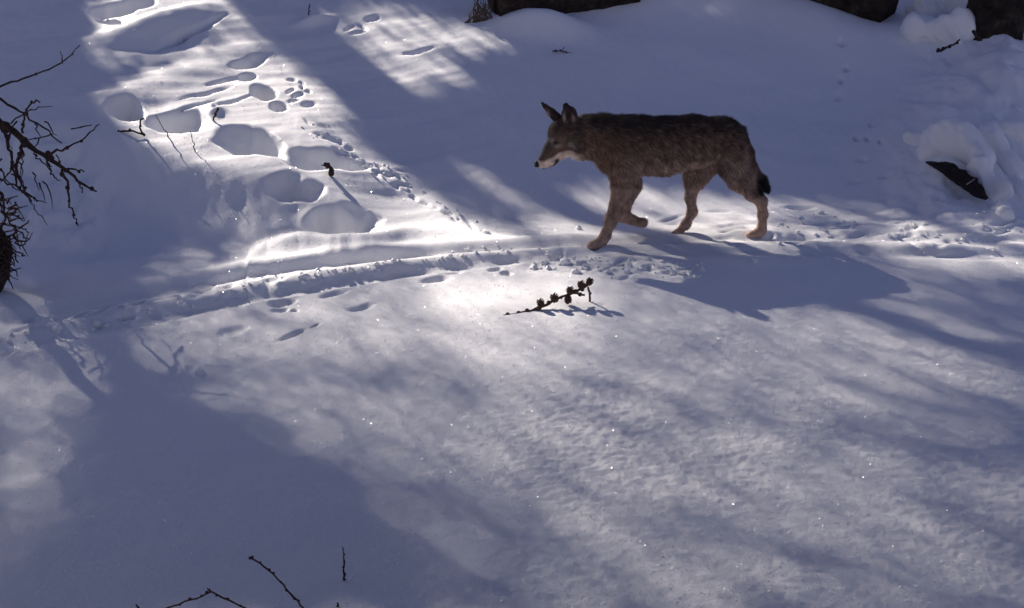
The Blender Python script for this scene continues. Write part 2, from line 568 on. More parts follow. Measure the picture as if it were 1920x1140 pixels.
# ------------------------------------------------------------------ trees up the slope (outside the frame) with crowns shaped from a drawn light map to throw the shade
# lit patches drawn on the snow, where the crowns are left open: polygon, softness (px), light let through
LIT = [
    ([(176, 88), (190, 50), (205, 22), (230, -20), (400, -20), (425, 8), (450, 26), (436, 40), (360, 55), (300, 76), (250, 96), (190, 110)], 6, 1.0),
    ([(176, -20), (240, -20), (260, 10), (230, 30), (186, 40), (205, 10)], 7, .8),
    ([(198, 182), (240, 160), (300, 132), (350, 110), (400, 92), (450, 68), (484, 58), (486, 64), (440, 88), (484, 80), (520, 102), (560, 132), (600, 164),
      (630, 190), (657, 219), (600, 224), (586, 232), (650, 256), (716, 300), (786, 350), (830, 382), (870, 410), (930, 436), (1010, 452), (1010, 466), (900, 480),
      (760, 505), (600, 520), (440, 560), (300, 610), (330, 590), (420, 540), (450, 512), (462, 480), (500, 452), (560, 440), (690, 444), (700, 400), (640, 380),
      (560, 352), (500, 340), (420, 326), (330, 300), (280, 272), (235, 240), (205, 214)], 6, 1.0),
    ([(550, 44), (575, 38), (600, 34), (650, 28), (720, 14), (765, 18), (800, 38), (860, 50), (930, 64), (968, 82), (900, 88), (835, 94), (815, 110), (850, 130), (892, 152),
      (850, 152), (830, 148), (800, 160), (770, 163), (735, 146), (728, 132), (742, 115), (700, 108), (655, 82), (620, 52)], 8, .78),
    ([(880, 46), (920, 42), (1000, 30), (1060, 38), (1128, 66), (1090, 71), (1000, 66), (930, 54)], 4, .85),
    ([(876, 320), (915, 317), (935, 332), (915, 345)], 7, .7),
    ([(915, 362), (960, 362), (1010, 354), (1060, 366), (1100, 356), (1180, 350), (1300, 370), (1420, 378), (1440, 374), (1530, 386), (1640, 398), (1730, 420), (1840, 418), (1960, 436),
      (1960, 518), (1800, 508), (1700, 492), (1640, 488), (1696, 464), (1640, 452), (1560, 446), (1490, 452), (1500, 466), (1400, 474), (1300, 462), (1180, 450), (1100, 444), (1040, 446), (1000, 420),
      (1034, 400), (1000, 384), (950, 376)], 7, .62),
    # foreground
    ([(300, 606), (440, 556), (600, 520), (760, 502), (900, 480), (1000, 470), (1100, 492), (1260, 494), (1330, 508), (1500, 506), (1600, 536), (1760, 590), (1840, 632), (1960, 690),
      (1960, 742), (1860, 750), (1700, 752), (1560, 790), (1480, 812), (1560, 858), (1650, 905), (1740, 918), (1790, 890), (1960, 960), (1960, 1200),
      (930, 1200), (900, 1120), (880, 1040), (850, 960), (820, 890), (770, 830), (690, 782), (600, 762), (520, 730), (470, 690), (430, 646), (340, 612)], 62, .23),
    ([(700, 560), (760, 515), (900, 492), (1000, 490), (1100, 510), (1180, 540), (1180, 600), (1080, 650), (960, 640), (840, 620), (740, 600)], 66, .95),
    ([(790, 520), (960, 500), (1110, 530), (1130, 585), (1000, 612), (850, 590)], 34, .9),
    ([(340, 612), (440, 556), (600, 520), (760, 502), (960, 478), (1200, 500), (1300, 540), (1220, 640), (1080, 740), (960, 780), (900, 700), (640, 690), (520, 690), (430, 640)], 80, .50),
    ([(-60, 560), (40, 600), (60, 640), (140, 655), (110, 740), (90, 820), (70, 900), (30, 980), (-60, 1000)], 50, .13),
]
# crown fill drawn over the lit snow: polygon, softness, how much light they take
DIM = [
    ([(1436, 396), (1560, 402), (1720, 432), (1660, 446), (1520, 430), (1436, 416)], 6, .95),
    ([(1500, 388), (1640, 402), (1800, 424), (1960, 440), (1960, 452), (1800, 440), (1640, 412), (1500, 396)], 8, .5),
    ([(1180, 392), (1260, 396), (1300, 408), (1220, 410)], 5, .6),
    ([(1230, 436), (1330, 440), (1340, 446), (1240, 446)], 4, .0),
    ([(700, 640), (770, 620), (800, 700), (800, 790), (730, 780), (690, 720)], 34, .50),
    ([(430, 640), (560, 700), (700, 780), (820, 860), (900, 1000), (930, 1160), (1010, 1160), (960, 960), (860, 800), (700, 730), (560, 660)], 34, .35),
    ([(1130, 632), (1260, 640), (1420, 680), (1600, 720), (1800, 740), (1800, 790), (1600, 790), (1400, 740), (1250, 700), (1130, 660)], 44, .16),
    ([(1240, 760), (1420, 790), (1520, 830), (1480, 860), (1360, 850), (1260, 810)], 30, .40),
    ([(1000, 890), (1150, 920), (1350, 980), (1500, 1040), (1400, 1060), (1200, 1010), (1000, 950)], 34, .45),
    ([(1450, 1060), (1700, 1020), (1960, 1000), (1960, 1200), (1400, 1200)], 40, .45),
]


def raster(polys, w, h, s):
    yy, xx = np.mgrid[0:h, 0:w]
    X = (xx + .5) * s - 60; Y = (yy + .5) * s - 60
    outs = []
    for poly, soft, val in polys:
        inside = np.zeros((h, w), bool)
        n = len(poly)
        for i in range(n):
            (x1, y1), (x2, y2) = poly[i], poly[(i + 1) % n]
            if y1 == y2:
                continue
            c = ((Y >= min(y1, y2)) & (Y < max(y1, y2)))
            xi = x1 + (Y - y1) * (x2 - x1) / (y2 - y1)
            inside ^= c & (X < xi)
        m = inside.astype(float)
        r = max(1, int(round(soft / s)))
        for _ in range(2):
            for axis in (0, 1):
                k = np.ones(2 * r + 1) / (2 * r + 1)
                pad = [(0, 0), (0, 0)]; pad[axis] = (r, r)
                mp = np.pad(m, pad, mode="edge")
                cs = np.cumsum(np.concatenate([np.zeros_like(np.take(mp, [0], axis)), mp], axis), axis)
                a = np.take(cs, np.arange(2 * r + 1, cs.shape[axis]), axis); b = np.take(cs, np.arange(0, cs.shape[axis] - 2 * r - 1), axis)
                m = (a - b) / (2 * r + 1)
        outs.append((m, val))
    return outs


MS = 3.0
MW, MH = int(2040 / MS), int(1260 / MS)
LIGHT = np.zeros((MH, MW))
for m, val in raster(LIT, MW, MH, MS):
    LIGHT = np.maximum(LIGHT, m * val)
for m, val in raster(DIM, MW, MH, MS):
    LIGHT = LIGHT * (1 - m * val)

_vv = (np.arange(MH) + .5) * MS - 60
LIGHT = LIGHT * (1 - .52 * sstep(640, 1120, _vv))[:, None]          # falloff drawn into the map: less sun let through towards the camera

SU = np.array([-SUN[1], SUN[0], 0.0]); SU /= np.linalg.norm(SU)      # sideways, seen from the sun
SV = np.cross(SUN, SU)
if SV[2] < 0: SV = -SV


def sun_hits(u, v):
    """where sun rays (given in the plane facing the sun) first meet the snow"""
    O = u[:, None] * SU + v[:, None] * SV
    t = 34.0; lo = None
    ts = np.linspace(26, -16, 330)
    done = np.zeros(len(u), bool); T = np.zeros(len(u))
    prev = None
    for tt in ts:
        P = O + tt * SUN
        z = P[:, 2] - base_height(P[:, 0], P[:, 1])
        new = (~done) & (z < 0)
        T[new] = tt
        done |= new
        if done.all():
            break
    step = 42 / 329
    P = O + T[:, None] * SUN
    pu, pv = project(P[:, 0], P[:, 1], P[:, 2])
    view = (pu > -250) & (pu < 2170) & (pv > -250) & (pv < 1400) & (P[:, 1] > 1)      # refine on the real surface where it matters
    k = np.where(view)[0]
    Ok = O[k]; a = T[k] + 1.1; b = T[k].copy(); found = np.zeros(len(k), bool); last = a.copy()
    for tt in np.linspace(1.0, -0.7, 22):
        cur = T[k] + tt
        P = Ok + cur[:, None] * SUN
        below = (P[:, 2] - ground(P[:, 0], P[:, 1])) < 0
        new = below & ~found
        a = np.where(new, last, a); b = np.where(new, cur, b)
        found |= below
        last = cur
    for _ in range(4):
        m_ = (a + b) / 2
        P = Ok + m_[:, None] * SUN
        z = P[:, 2] - ground(P[:, 0], P[:, 1])
        a = np.where(z > 0, m_, a); b = np.where(z > 0, b, m_)
    T[k] = b
    return O + T[:, None] * SUN


TREE_Y = 16.2
tree_x = np.array([-13.7, -11.9, -8.0, -6.2, -4.4, -2.3])
tree_r = [.08, .12, .19, .07, .07, .08]


def build_shade_trees():
    st = 0.034
    us = np.arange(-11.5, 1.8, st); vs = np.arange(-6.8, 1.8, st)
    U, V = np.meshgrid(us, vs); U = U.ravel(); V = V.ravel()
    U0, V0 = U, V
    U = U + RNG.uniform(-.16, .16, U.shape) * st; V = V + RNG.uniform(-.16, .16, V.shape) * st
    G = sun_hits(U, V)
    pu, pv = project(G[:, 0], G[:, 1], G[:, 2])
    inside = (pu > -40) & (pu < 1960) & (pv > -40) & (pv < 1180) & (G[:, 1] > 1.8)
    iu = np.clip(((pu + 60) / MS).astype(int), 0, MW - 1); iv = np.clip(((pv + 60) / MS).astype(int), 0, MH - 1)
    light = LIGHT[iv, iu]
    p_in = 1 - np.clip(light * 1.03 - 0.015, 0, 1) ** (1 / 2.2)
    near = (G[:, 1] > 0.2) & (G[:, 1] < 13) & (np.abs(G[:, 0]) < 7.5)
    blot = sstep(-0.25, 0.15, pnoise(G[:, 0] * .6, G[:, 1] * .6, 91))
    p_out = np.where(near, 0.30 + 0.45 * blot, 0)
    p_out = np.where((pu > 1850) & (pv < 440) & (G[:, 1] > 2), 1.0, p_out)
    prob = np.where(inside, p_in, p_out)
    soft = inside & (G[:, 1] < 7) & (light > .006)                    # small even blades that dim the sun by the mapped amount
    prob = np.where(soft, 1 - light, prob)
    prob0 = prob
    iu2 = np.round(U0 / st).astype(int); iv2 = np.round(V0 / st).astype(int)
    dith = np.mod(52.9829189 * np.mod(0.06711056 * iu2 + 0.00583715 * iv2, 1.0) + .22 * RNG.random(len(U)), 1.0)       # even scatter, no clumping
    keep = np.where(inside & (G[:, 1] < 7), dith * .999 + .0005, RNG.random(len(U))) < prob
    G = G[keep]; inside = inside[keep]; prob0 = prob0[keep]; soft = soft[keep]
    ty = TREE_Y + RNG.normal(0, .55, len(G))
    t = np.maximum((ty - G[:, 1]) / SUN[1], 4.5)
    C = G + t[:, None] * SUN
    size = np.where(soft, 0.0275, np.where(inside | (prob0 > .9), 0.037, 0.05)) * RNG.uniform(.95, 1.15, len(C))
    which = np.argmin(np.abs(C[:, 0][:, None] + RNG.normal(0, .35, len(C))[:, None] - tree_x[None, :]), 1)
    total = 0
    order = 0
    names = ["leaning conifer", "slender conifer", "bushy conifer", "broken conifer"]
    for i, tx in enumerate(tree_x):
        sel = which == i
        if sel.sum() < 40:
            continue
        c = C[sel]; s = size[sel]; thin = np.where(soft[sel], .18, 1.0)
        n = len(c)
        gz = ground_at(tx, TREE_Y + .7)
        root = empty("conifer_tree", (tx, TREE_Y + .7, gz), ["dark conifer farthest left on the slope, outside the picture", "conifer second from the left on the slope, shading the lower left snow", "thick trunked conifer throwing the straight diagonal shadow band", "conifer just right of the thick trunked one on the slope", "slim conifer standing above the shaded hillside behind the wolf", "conifer farthest right in the near row on the slope"][i], "tree", "conifers up the slope towards the sun")
        # sprays set on sun rays to block them where the map is dark: three crossed blades per spray
        vs_, fs_ = [], []
        for b in range(3):
            d1 = RNG.normal(0, 1, (n, 3)); d1 /= np.linalg.norm(d1, axis=1)[:, None]
            d2 = np.cross(d1, RNG.normal(0, 1, (n, 3))); d2 /= np.linalg.norm(d2, axis=1)[:, None]
            if b == 0:                                    # one blade roughly faces the sun so the crown is dense
                d1 = SU + SV + RNG.normal(0, .16, (n, 3)); d2 = SU - SV + RNG.normal(0, .16, (n, 3))
                d1 /= np.linalg.norm(d1, axis=1)[:, None]; d2 /= np.linalg.norm(d2, axis=1)[:, None]
            a = d1 * s[:, None]; bb = d2 * s[:, None] * (.95 if b == 0 else .45)
            if b: a = a * thin[:, None]; bb = bb * thin[:, None]
            vs_.append(np.stack([c - a, c + bb, c + a, c - bb], 1).reshape(-1, 3))
        V_ = np.concatenate(vs_)
        F_ = np.arange(len(V_)).reshape(-1, 4)
        cr = mesh_obj("crown", V_, F_, M_NEEDLE, root, smooth=False)
        total += len(F_)
        # trunk and limbs reaching into the crown
        top = float(np.percentile(c[:, 2], 97)) + .2
        tb = MB()
        ty0 = TREE_Y + .7
        hh = np.linspace(gz - .2, top, 12)
        tb.tube([(tx + .10 * math.sin(z * .8 + i), ty0 + .07 * math.cos(z * .9), z) for z in hh],
                [tree_r[i] * (1 - .80 * (z - gz) / (top - gz + .2)) + .012 for z in hh], 8)
        tb.build("trunk", M_TRUNK, root)
        lb = MB()
        for k in RNG.choice(n, min(10, n // 8), replace=False):
            q = c[k]
            zb = max(gz + .6, q[2] - .25 - .25 * random.random())
            if zb > top - .1: continue
            m_ = np.array([(tx + q[0]) / 2, (ty0 + q[1]) / 2, (zb + q[2]) / 2 + .08])
            lb.tube(resample([(tx, ty0, zb), m_, q], 5, .01, int(k)), [.012, .009, .007, .005, .003], 5)
        if lb.v:
            tag(lb.build("limb", M_TRUNK, root), kind="stuff")
    print("crown blades", total)


build_shade_trees()


def build_sky_block_trees():  # unseen trees added to cut the skylight falling on the snow
    """the tree the camera hangs on and its neighbours: they shut out the sky above and behind"""
    for i, (tx, ty, lab, rad) in enumerate(((0.1, -0.55, "old conifer the camera hangs on", 5.2), (-3.6, -1.6, "conifer to the left behind the camera", 2.3), (3.9, -1.4, "conifer to the right behind the camera", 2.3),
            (-3.3, 23.5, "tall conifer beyond the crest, first from the left of the far row", 1.9), (0.2, 25.0, "tall conifer beyond the crest, second of the far row", 2.0),
            (3.6, 24.0, "tall conifer beyond the crest, third of the far row", 2.0), (7.2, 26.0, "tall conifer beyond the crest, fourth of the far row", 2.2), (10.8, 24.0, "tall conifer beyond the crest, last of the far row", 2.1))):
        gz = ground_at(tx, ty)
        root = empty("conifer_tree", (tx, ty, gz), lab, "tree")
        n = 12000 if i == 0 else 6500
        h = RNG.beta(1.0, 1.6, n)
        z = gz + (2.3 if ty < 2 else 1.2) + 8.8 * h
        a = RNG.random(n) * 2 * np.pi
        r = rad * (1 - .85 * h) * np.sqrt(RNG.random(n)) * (.8 + .35 * np.sin(a * 5 + i))
        c = np.stack([tx + r * np.cos(a), ty + r * np.sin(a), z - .12 * r], 1)
        c = c[(c[:, 1] < 1.6 + 1.1 * np.maximum(c[:, 2] - .4, 0)) & (c[:, 2] > gz + 2.0) | (ty > 2)]
        n = len(c); s = RNG.uniform(.10, .20, n)
        vs_ = []
        for b in range(2):
            d1 = RNG.normal(0, 1, (n, 3)); d1[:, 2] *= .5; d1 /= np.linalg.norm(d1, axis=1)[:, None]
            d2 = np.cross(d1, RNG.normal(0, 1, (n, 3))); d2 /= np.linalg.norm(d2, axis=1)[:, None]
            vs_.append(np.stack([c - d1 * s[:, None], c + d2 * s[:, None] * .5, c + d1 * s[:, None], c - d2 * s[:, None] * .5], 1).reshape(-1, 3))
        V_ = np.concatenate(vs_)
        mesh_obj("crown", V_, np.arange(len(V_)).reshape(-1, 4), M_NEEDLE, root, smooth=False)
        tb = MB()
        hh = np.linspace(gz - .3, gz + 11, 14)
        tb.tube([(tx, ty, zz) for zz in hh], [.19 * (1 - .9 * (zz - gz) / 11.2) + .01 for zz in hh], 10)
        for k in RNG.choice(n, 40, replace=False):
            q = c[k]
            tb.tube([(tx, ty, q[2] + .1), (tx + (q[0] - tx) * .5, ty + (q[1] - ty) * .5, q[2] + .12), q], [.03, .02, .005], 5)
        tb.build("trunk", M_TRUNK, root)


build_sky_block_trees()

# ------------------------------------------------------------------ the wolf
_n1 = hit(1117, 463); _n2 = hit(1425, 442)
_n1[2] = _n2[2] = 0
W_A = np.array([_n2[0] - _n1[0], _n2[1] - _n1[1], 0]); W_A /= np.linalg.norm(W_A)      # along the body, towards the tail
W_C = np.array([W_A[1], -W_A[0], 0.0])                                                 # out of the near flank
if W_C[1] > 0: W_C = -W_C
W_Z = np.array([0, 0, 1.0])
W_O = np.array([_n1[0], _n1[1], ground_at(_n1[0], _n1[1])]) - 0.07 * W_C - np.array([0, 0, .010])


def wl_(px, py, c):
    """picture place -> the wolf's own frame (along, up, side) at a sideways offset c"""
    d = ray(px, py)
    o = np.array([0, 0, CAM_H]) - W_O
    t = (c - o @ W_C) / (d @ W_C)
    p = o + d * t
    return np.array([p @ W_A, p[2], c])


def w_world(q):
    q = np.asarray(q, float)
    return W_O + q[..., 0:1] * W_A + q[..., 1:2] * W_Z + q[..., 2:3] * W_C


_dist = (W_O[1] * CP + (CAM_H - .35) * SP)
PX = _dist / FOC          # metres per pixel at the wolf


def cap(u1, v1, r1, u2, v2, r2, c1=0.0, c2=None, ss=1.0):
    c2 = c1 if c2 is None else c2
    return (wl_(u1, v1, c1), r1 * PX, wl_(u2, v2, c2), r2 * PX, ss)


def chain(pts, ss=1.0):
    return [cap(a[0], a[1], a[2], b[0], b[1], b[2], a[3], b[3], ss) for a, b in zip(pts[:-1], pts[1:])]


WOLF = []
WOLF += chain([(1160, 269, 45, 0), (1200, 273, 52, 0), (1245, 274, 53, 0), (1296, 265, 47, 0), (1352, 261, 39, 0), (1371, 284, 29, 0)], .68)
WOLF += chain([(1170, 262, 42, 0), (1128, 258, 39, 0), (1094, 257, 37, 0.01)], .78)
WOLF += chain([(1148, 290, 32, 0), (1168, 302, 34, 0)], .75)
WOLF += chain([(1086, 254, 31, .01), (1055, 250, 27, .015)], .92)
WOLF += chain([(1076, 270, 21, .02), (1062, 274, 17, .03)], 1.3)
WOLF += chain([(1052, 262, 21, .02), (1036, 279, 14.5, .03), (1015, 304, 8.5, .04)], .92)
WOLF += chain([(1058, 284, 10, .03), (1036, 302, 7, .035), (1020, 312, 4.5, .04)], .95)
# near fore
WOLF += chain([(1158, 262, 32, .055), (1168, 322, 23, .07), (1166, 352, 18, .075), (1146, 412, 10.8, .075), (1135, 442, 9.2, .075), (1126, 455, 8.6, .075), (1111, 460, 6, .08)], .72)
WOLF += chain([(1128, 456, 7, .095), (1112, 461, 5, .10)], .8)
# far fore, lifted
WOLF += chain([(1172, 300, 30, -.05), (1182, 350, 19, -.065), (1170, 396, 10, -.07), (1168, 406, 9.0, -.07), (1184, 411, 7.6, -.07), (1203, 417, 7.0, -.07)], .78)
# far hind
WOLF += chain([(1338, 280, 36, -.045), (1304, 330, 22, -.06), (1294, 370, 9.4, -.065), (1298, 397, 8.8, -.065), (1286, 420, 7.8, -.065), (1269, 440, 7.6, -.065), (1248, 448, 6.2, -.065)], .75)
# near hind
WOLF += chain([(1363, 268, 35, .045), (1375, 306, 30, .065), (1390, 336, 23.5, .07), (1412, 362, 14, .07), (1428, 378, 10, .07), (1430, 402, 8.4, .07), (1428, 430, 8.0, .07), (1424, 437, 8, .07), (1410, 440, 5.5, .075)], .72)
# toes
for (u, v, c, q) in ((1111, 460, .080, 1), (1246, 448, -.065, 1), (1409, 440, .075, 1), (1203, 417, -.07, 1)):
    for k in (-1, 0, 1):
        WOLF += [cap(u + 4, v + 0, 4.2, u - 4 - 1.2 * (k == 0), v + 1.2, 3.2, c + .016 * k, c + .020 * k, 1.0)]
# tail
WOLF += chain([(1389, 246, 9, 0), (1403, 285, 8.5, -.01), (1412, 316, 7.5, -.01), (1427, 339, 9, -.01), (1437, 353, 6.5, -.01)], 1.0)

# ears: thin tapered shells with a hollow facing forward
EAR_N = [(1073, 232, 14, .045), (1067, 214, 14.5, .055), (1061, 199, 6, .06)]
EAR_F = [(1047, 230, 14, -.035), (1034, 213, 10, -.045), (1016, 193, 2.6, -.05)]


def wolf_extra(F, A, B, C):
    def capsule(p1, r1, p2, r2, ss):
        d = p2 - p1; L2 = float(d @ d)
        t = np.clip(((A - p1[0]) * d[0] + (B - p1[1]) * d[1] + (C - p1[2]) * d[2]) / L2, 0, 1)
        return np.sqrt((A - p1[0] - t * d[0]) ** 2 + (B - p1[1] - t * d[1]) ** 2 + ((C - p1[2] - t * d[2]) / ss) ** 2) - (r1 + (r2 - r1) * t)
    for pts, ss, dig in ((EAR_N, .55, (.0, .030)), (EAR_F, .45, (-.030, .012))):
        E = None
        for a, b in zip(pts[:-1], pts[1:]):
            q = capsule(wl_(a[0], a[1], a[3]), a[2] * PX, wl_(b[0], b[1], b[3]), b[2] * PX, ss)
            E = q if E is None else np.minimum(E, q)
        H = None
        for a, b in zip(pts[:-1], pts[1:]):
            p1 = wl_(a[0], a[1] - 3, a[3]) + [dig[0], 0, dig[1]]; p2 = wl_(b[0], b[1] + 4, b[3]) + [dig[0], 0, dig[1]]
            q = capsule(p1, a[2] * PX * .86, p2, max(b[2] * PX * .7, .004), .75)
            H = q if H is None else np.minimum(H, q)
        E = np.maximum(E, -H)
        k = .010
        hh = np.clip(.5 + .5 * (F - E) / k, 0, 1)
        F = F + (E - F) * hh - k * hh * (1 - hh)
    return F


wv, wq = sdf_mesh(WOLF, 0.0055, 0.030, wolf_extra)


def lerp3(a, b, t):
    return np.asarray(a)[None, :] * (1 - t[:, None]) + np.asarray(b)[None, :] * t[:, None]


BACK = np.array([0.056, 0.040, 0.033]); FLANK = np.array([0.21, 0.138, 0.100]); TAN = np.array([0.42, 0.285, 0.22])
PALE = np.array([0.60, 0.47, 0.40]); BLACKF = np.array([0.008, 0.007, 0.008]); RED = np.array([0.14, 0.080, 0.055])


def coat(pw):
    """coat pattern from the place on the body (photo-plane coordinates of the animal)"""
    u, v = project(pw[:, 0], pw[:, 1], pw[:, 2])
    n = pnoise(u * .10, v * .10, 101) + .6 * pnoise(u * .25, v * .2, 103)
    n2 = pnoise(u * .05, v * .06, 105)
    # body: dark saddle to brown flank to tan belly
    topl = np.interp(u, [1085, 1165, 1250, 1310, 1370, 1410], [212, 218, 217, 212, 220, 250])
    botl = np.interp(u, [1085, 1120, 1189, 1278, 1338, 1410], [300, 322, 342, 340, 320, 330])
    t = np.clip((v - topl) / (botl - topl), 0, 1.3) + .16 * n
    col = lerp3(BACK, FLANK, sstep(.10, .62, t))
    bel = sstep(.62, .90, t)
    col = col * (1 - bel)[:, None] + TAN[None, :] * .95 * bel[:, None]
    def mix(c, m):
        nonlocal col
        m = np.clip(m, 0, 1)[:, None]
        col = col * (1 - m) + np.asarray(c)[None, :] * m
    # neck and chest: reddish brown
    mix(RED, .75 * sstep(1180, 1140, u) * sstep(235, 265, v + 8 * n) * sstep(1078, 1095, u))
    mix(FLANK * 1.15, .7 * np.exp(-((u - 1185) / 20) ** 2) * sstep(300, 330, v))
    # legs
    leg = sstep(330, 362, v + 6 * n)
    mix(TAN * 1.0, leg)
    mix(TAN * .55, leg * sstep(1150, 1135, u - (v - 440) * -.35) * .55 * sstep(470, 380, v))
    mix(TAN * .62, sstep(1362, 1395, u) * sstep(300, 330, v) * sstep(372, 350, v) * .8)
    mix(BACK * 1.6, np.exp(-((u - 1350) / 13) ** 2) * np.exp(-((v - 322) / 16) ** 2) * .8)
    mix(TAN * 1.0, np.exp(-((u - 1192) / 9) ** 2) * sstep(285, 310, v) * sstep(352, 335, v) * .7)
    mix(TAN * .9, np.exp(-((u - 1400) / 14) ** 2) * np.exp(-((v - 300) / 22) ** 2) * .6)
    mix(FLANK * .8, np.exp(-((u - 1310) / 10) ** 2) * sstep(350, 335, v) * sstep(325, 335, v) * .6)
    # tail tip and the dark edge of the rump
    mix(BACK, sstep(1402, 1412, u) * sstep(235, 250, v) * sstep(325, 300, v) * .6)
    mix(BLACKF, sstep(1412, 1422, u + 4 * n) * sstep(300, 345, v + 8 * n) * sstep(374, 362, v - (u - 1430) * .3))
    # head
    head = sstep(1100, 1078, u) * sstep(330, 320, v)
    mix(np.array([.075, .050, .041]), head * .95)
    mix(np.array([.14, .10, .078]), head * np.exp(-((u - 1066) / 17) ** 2) * np.exp(-((v - 262) / 20) ** 2) * .8)
    mix(RED * .9, head * np.exp(-((u - 1060) / 14) ** 2) * np.exp(-((v - 281) / 7) ** 2) * .8)
    # pale lips, cheek line and throat
    edge = (v - np.interp(u, [1005, 1020, 1035, 1050, 1065, 1085], [300, 303, 296, 286, 283, 284]))
    mix(PALE, head * sstep(-3, 3, edge) * sstep(1100, 1072, u))
    mix(PALE * .8, np.exp(-((u - 1069) / 4.5) ** 2) * np.exp(-((v - 271) / 4) ** 2))
    mix(PALE * .55, np.exp(-((u - 1035) / 3.5) ** 2) * np.exp(-((v - 264) / 6) ** 2) * 1.0)
    mix(PALE * .5, np.exp(-((u - 1045) / 7) ** 2) * np.exp(-((v - 274.5) / 3.4) ** 2) * .8)
    mix(BLACKF, np.exp(-((u - 1041) / 5.5) ** 2) * np.exp(-((v - 267.5) / 3.2) ** 2) * .9)
    # mouth line
    ml = np.interp(u, [1012, 1025, 1037, 1048], [316, 316.5, 312, 300])
    mix(BLACKF, head * np.exp(-((v - ml) / (1.2 + .12 * np.clip(u - 1025, 0, 22))) ** 2) * sstep(1050, 1046, u) * sstep(1012, 1018, u))
    mix(BLACKF, np.exp(-(((u - 1043) + (v - 301) * .8) / 4) ** 2) * np.exp(-(((v - 301) - (u - 1043) * .8) / 8) ** 2) * sstep(296, 300, v + (u - 1040) * .3))
    # nose bridge darker
    mix(BLACKF * 2.2, head * np.exp(-((v - np.interp(u, [1008, 1025, 1032], [296, 268, 240])) / 6) ** 2) * sstep(1034, 1026, u) * .5)
    # ears
    er = sstep(226, 219, v) * sstep(1085, 1078, u)
    mix(np.array([.035, .022, .022]), er)
    mix(PALE * .45, np.exp(-((u - 1075) / 3.5) ** 2) * np.exp(-((v - 224) / 9) ** 2) + np.exp(-((u - 1058) / 2.5) ** 2) * np.exp(-((v - 220) / 8) ** 2))
    mix(PALE * .9, np.exp(-((u - 1026) / 4) ** 2) * np.exp(-((v - 220) / 9) ** 2))
    mix(BLACKF, er * (np.exp(-((v - np.interp(u, [1050, 1056, 1062, 1070, 1078], [215, 200, 194, 200, 216])) / 3.0) ** 2)) * sstep(1050, 1055, u) * .8)
    # lighter collar behind the ear
    mix(FLANK * 1.1, np.exp(-((u - 1100) / 14) ** 2) * np.exp(-((v - 250) / 16) ** 2) * .5)
    col = col * (1 + .45 * n2 + .42 * n + .25 * pnoise(u * .5, v * .35, 107))[:, None]
    return np.clip(col, .004, .9)


def paint(o, cols_per_vert):
    me = o.data
    at = me.color_attributes.new("coat", "FLOAT_COLOR", "POINT")
    c4 = np.concatenate([cols_per_vert, np.ones((len(cols_per_vert), 1))], 1).astype(np.float32)
    at.data.foreach_set("color", c4.ravel())


WW = w_world(wv)
wolf = mesh_obj("wolf", WW, wq, M_COAT)
if wolf.data.polygons[0] and True:
    bm = bmesh.new(); bm.from_mesh(wolf.data); bmesh.ops.recalc_face_normals(bm, faces=bm.faces); bm.to_mesh(wolf.data); bm.free()
    wolf.data.polygons.foreach_set("use_smooth", np.ones(len(wolf.data.polygons), bool))
paint(wolf, coat(WW))
tag(wolf, "grey-brown wolf with dark back and tan legs walking left across the snow", "wolf")


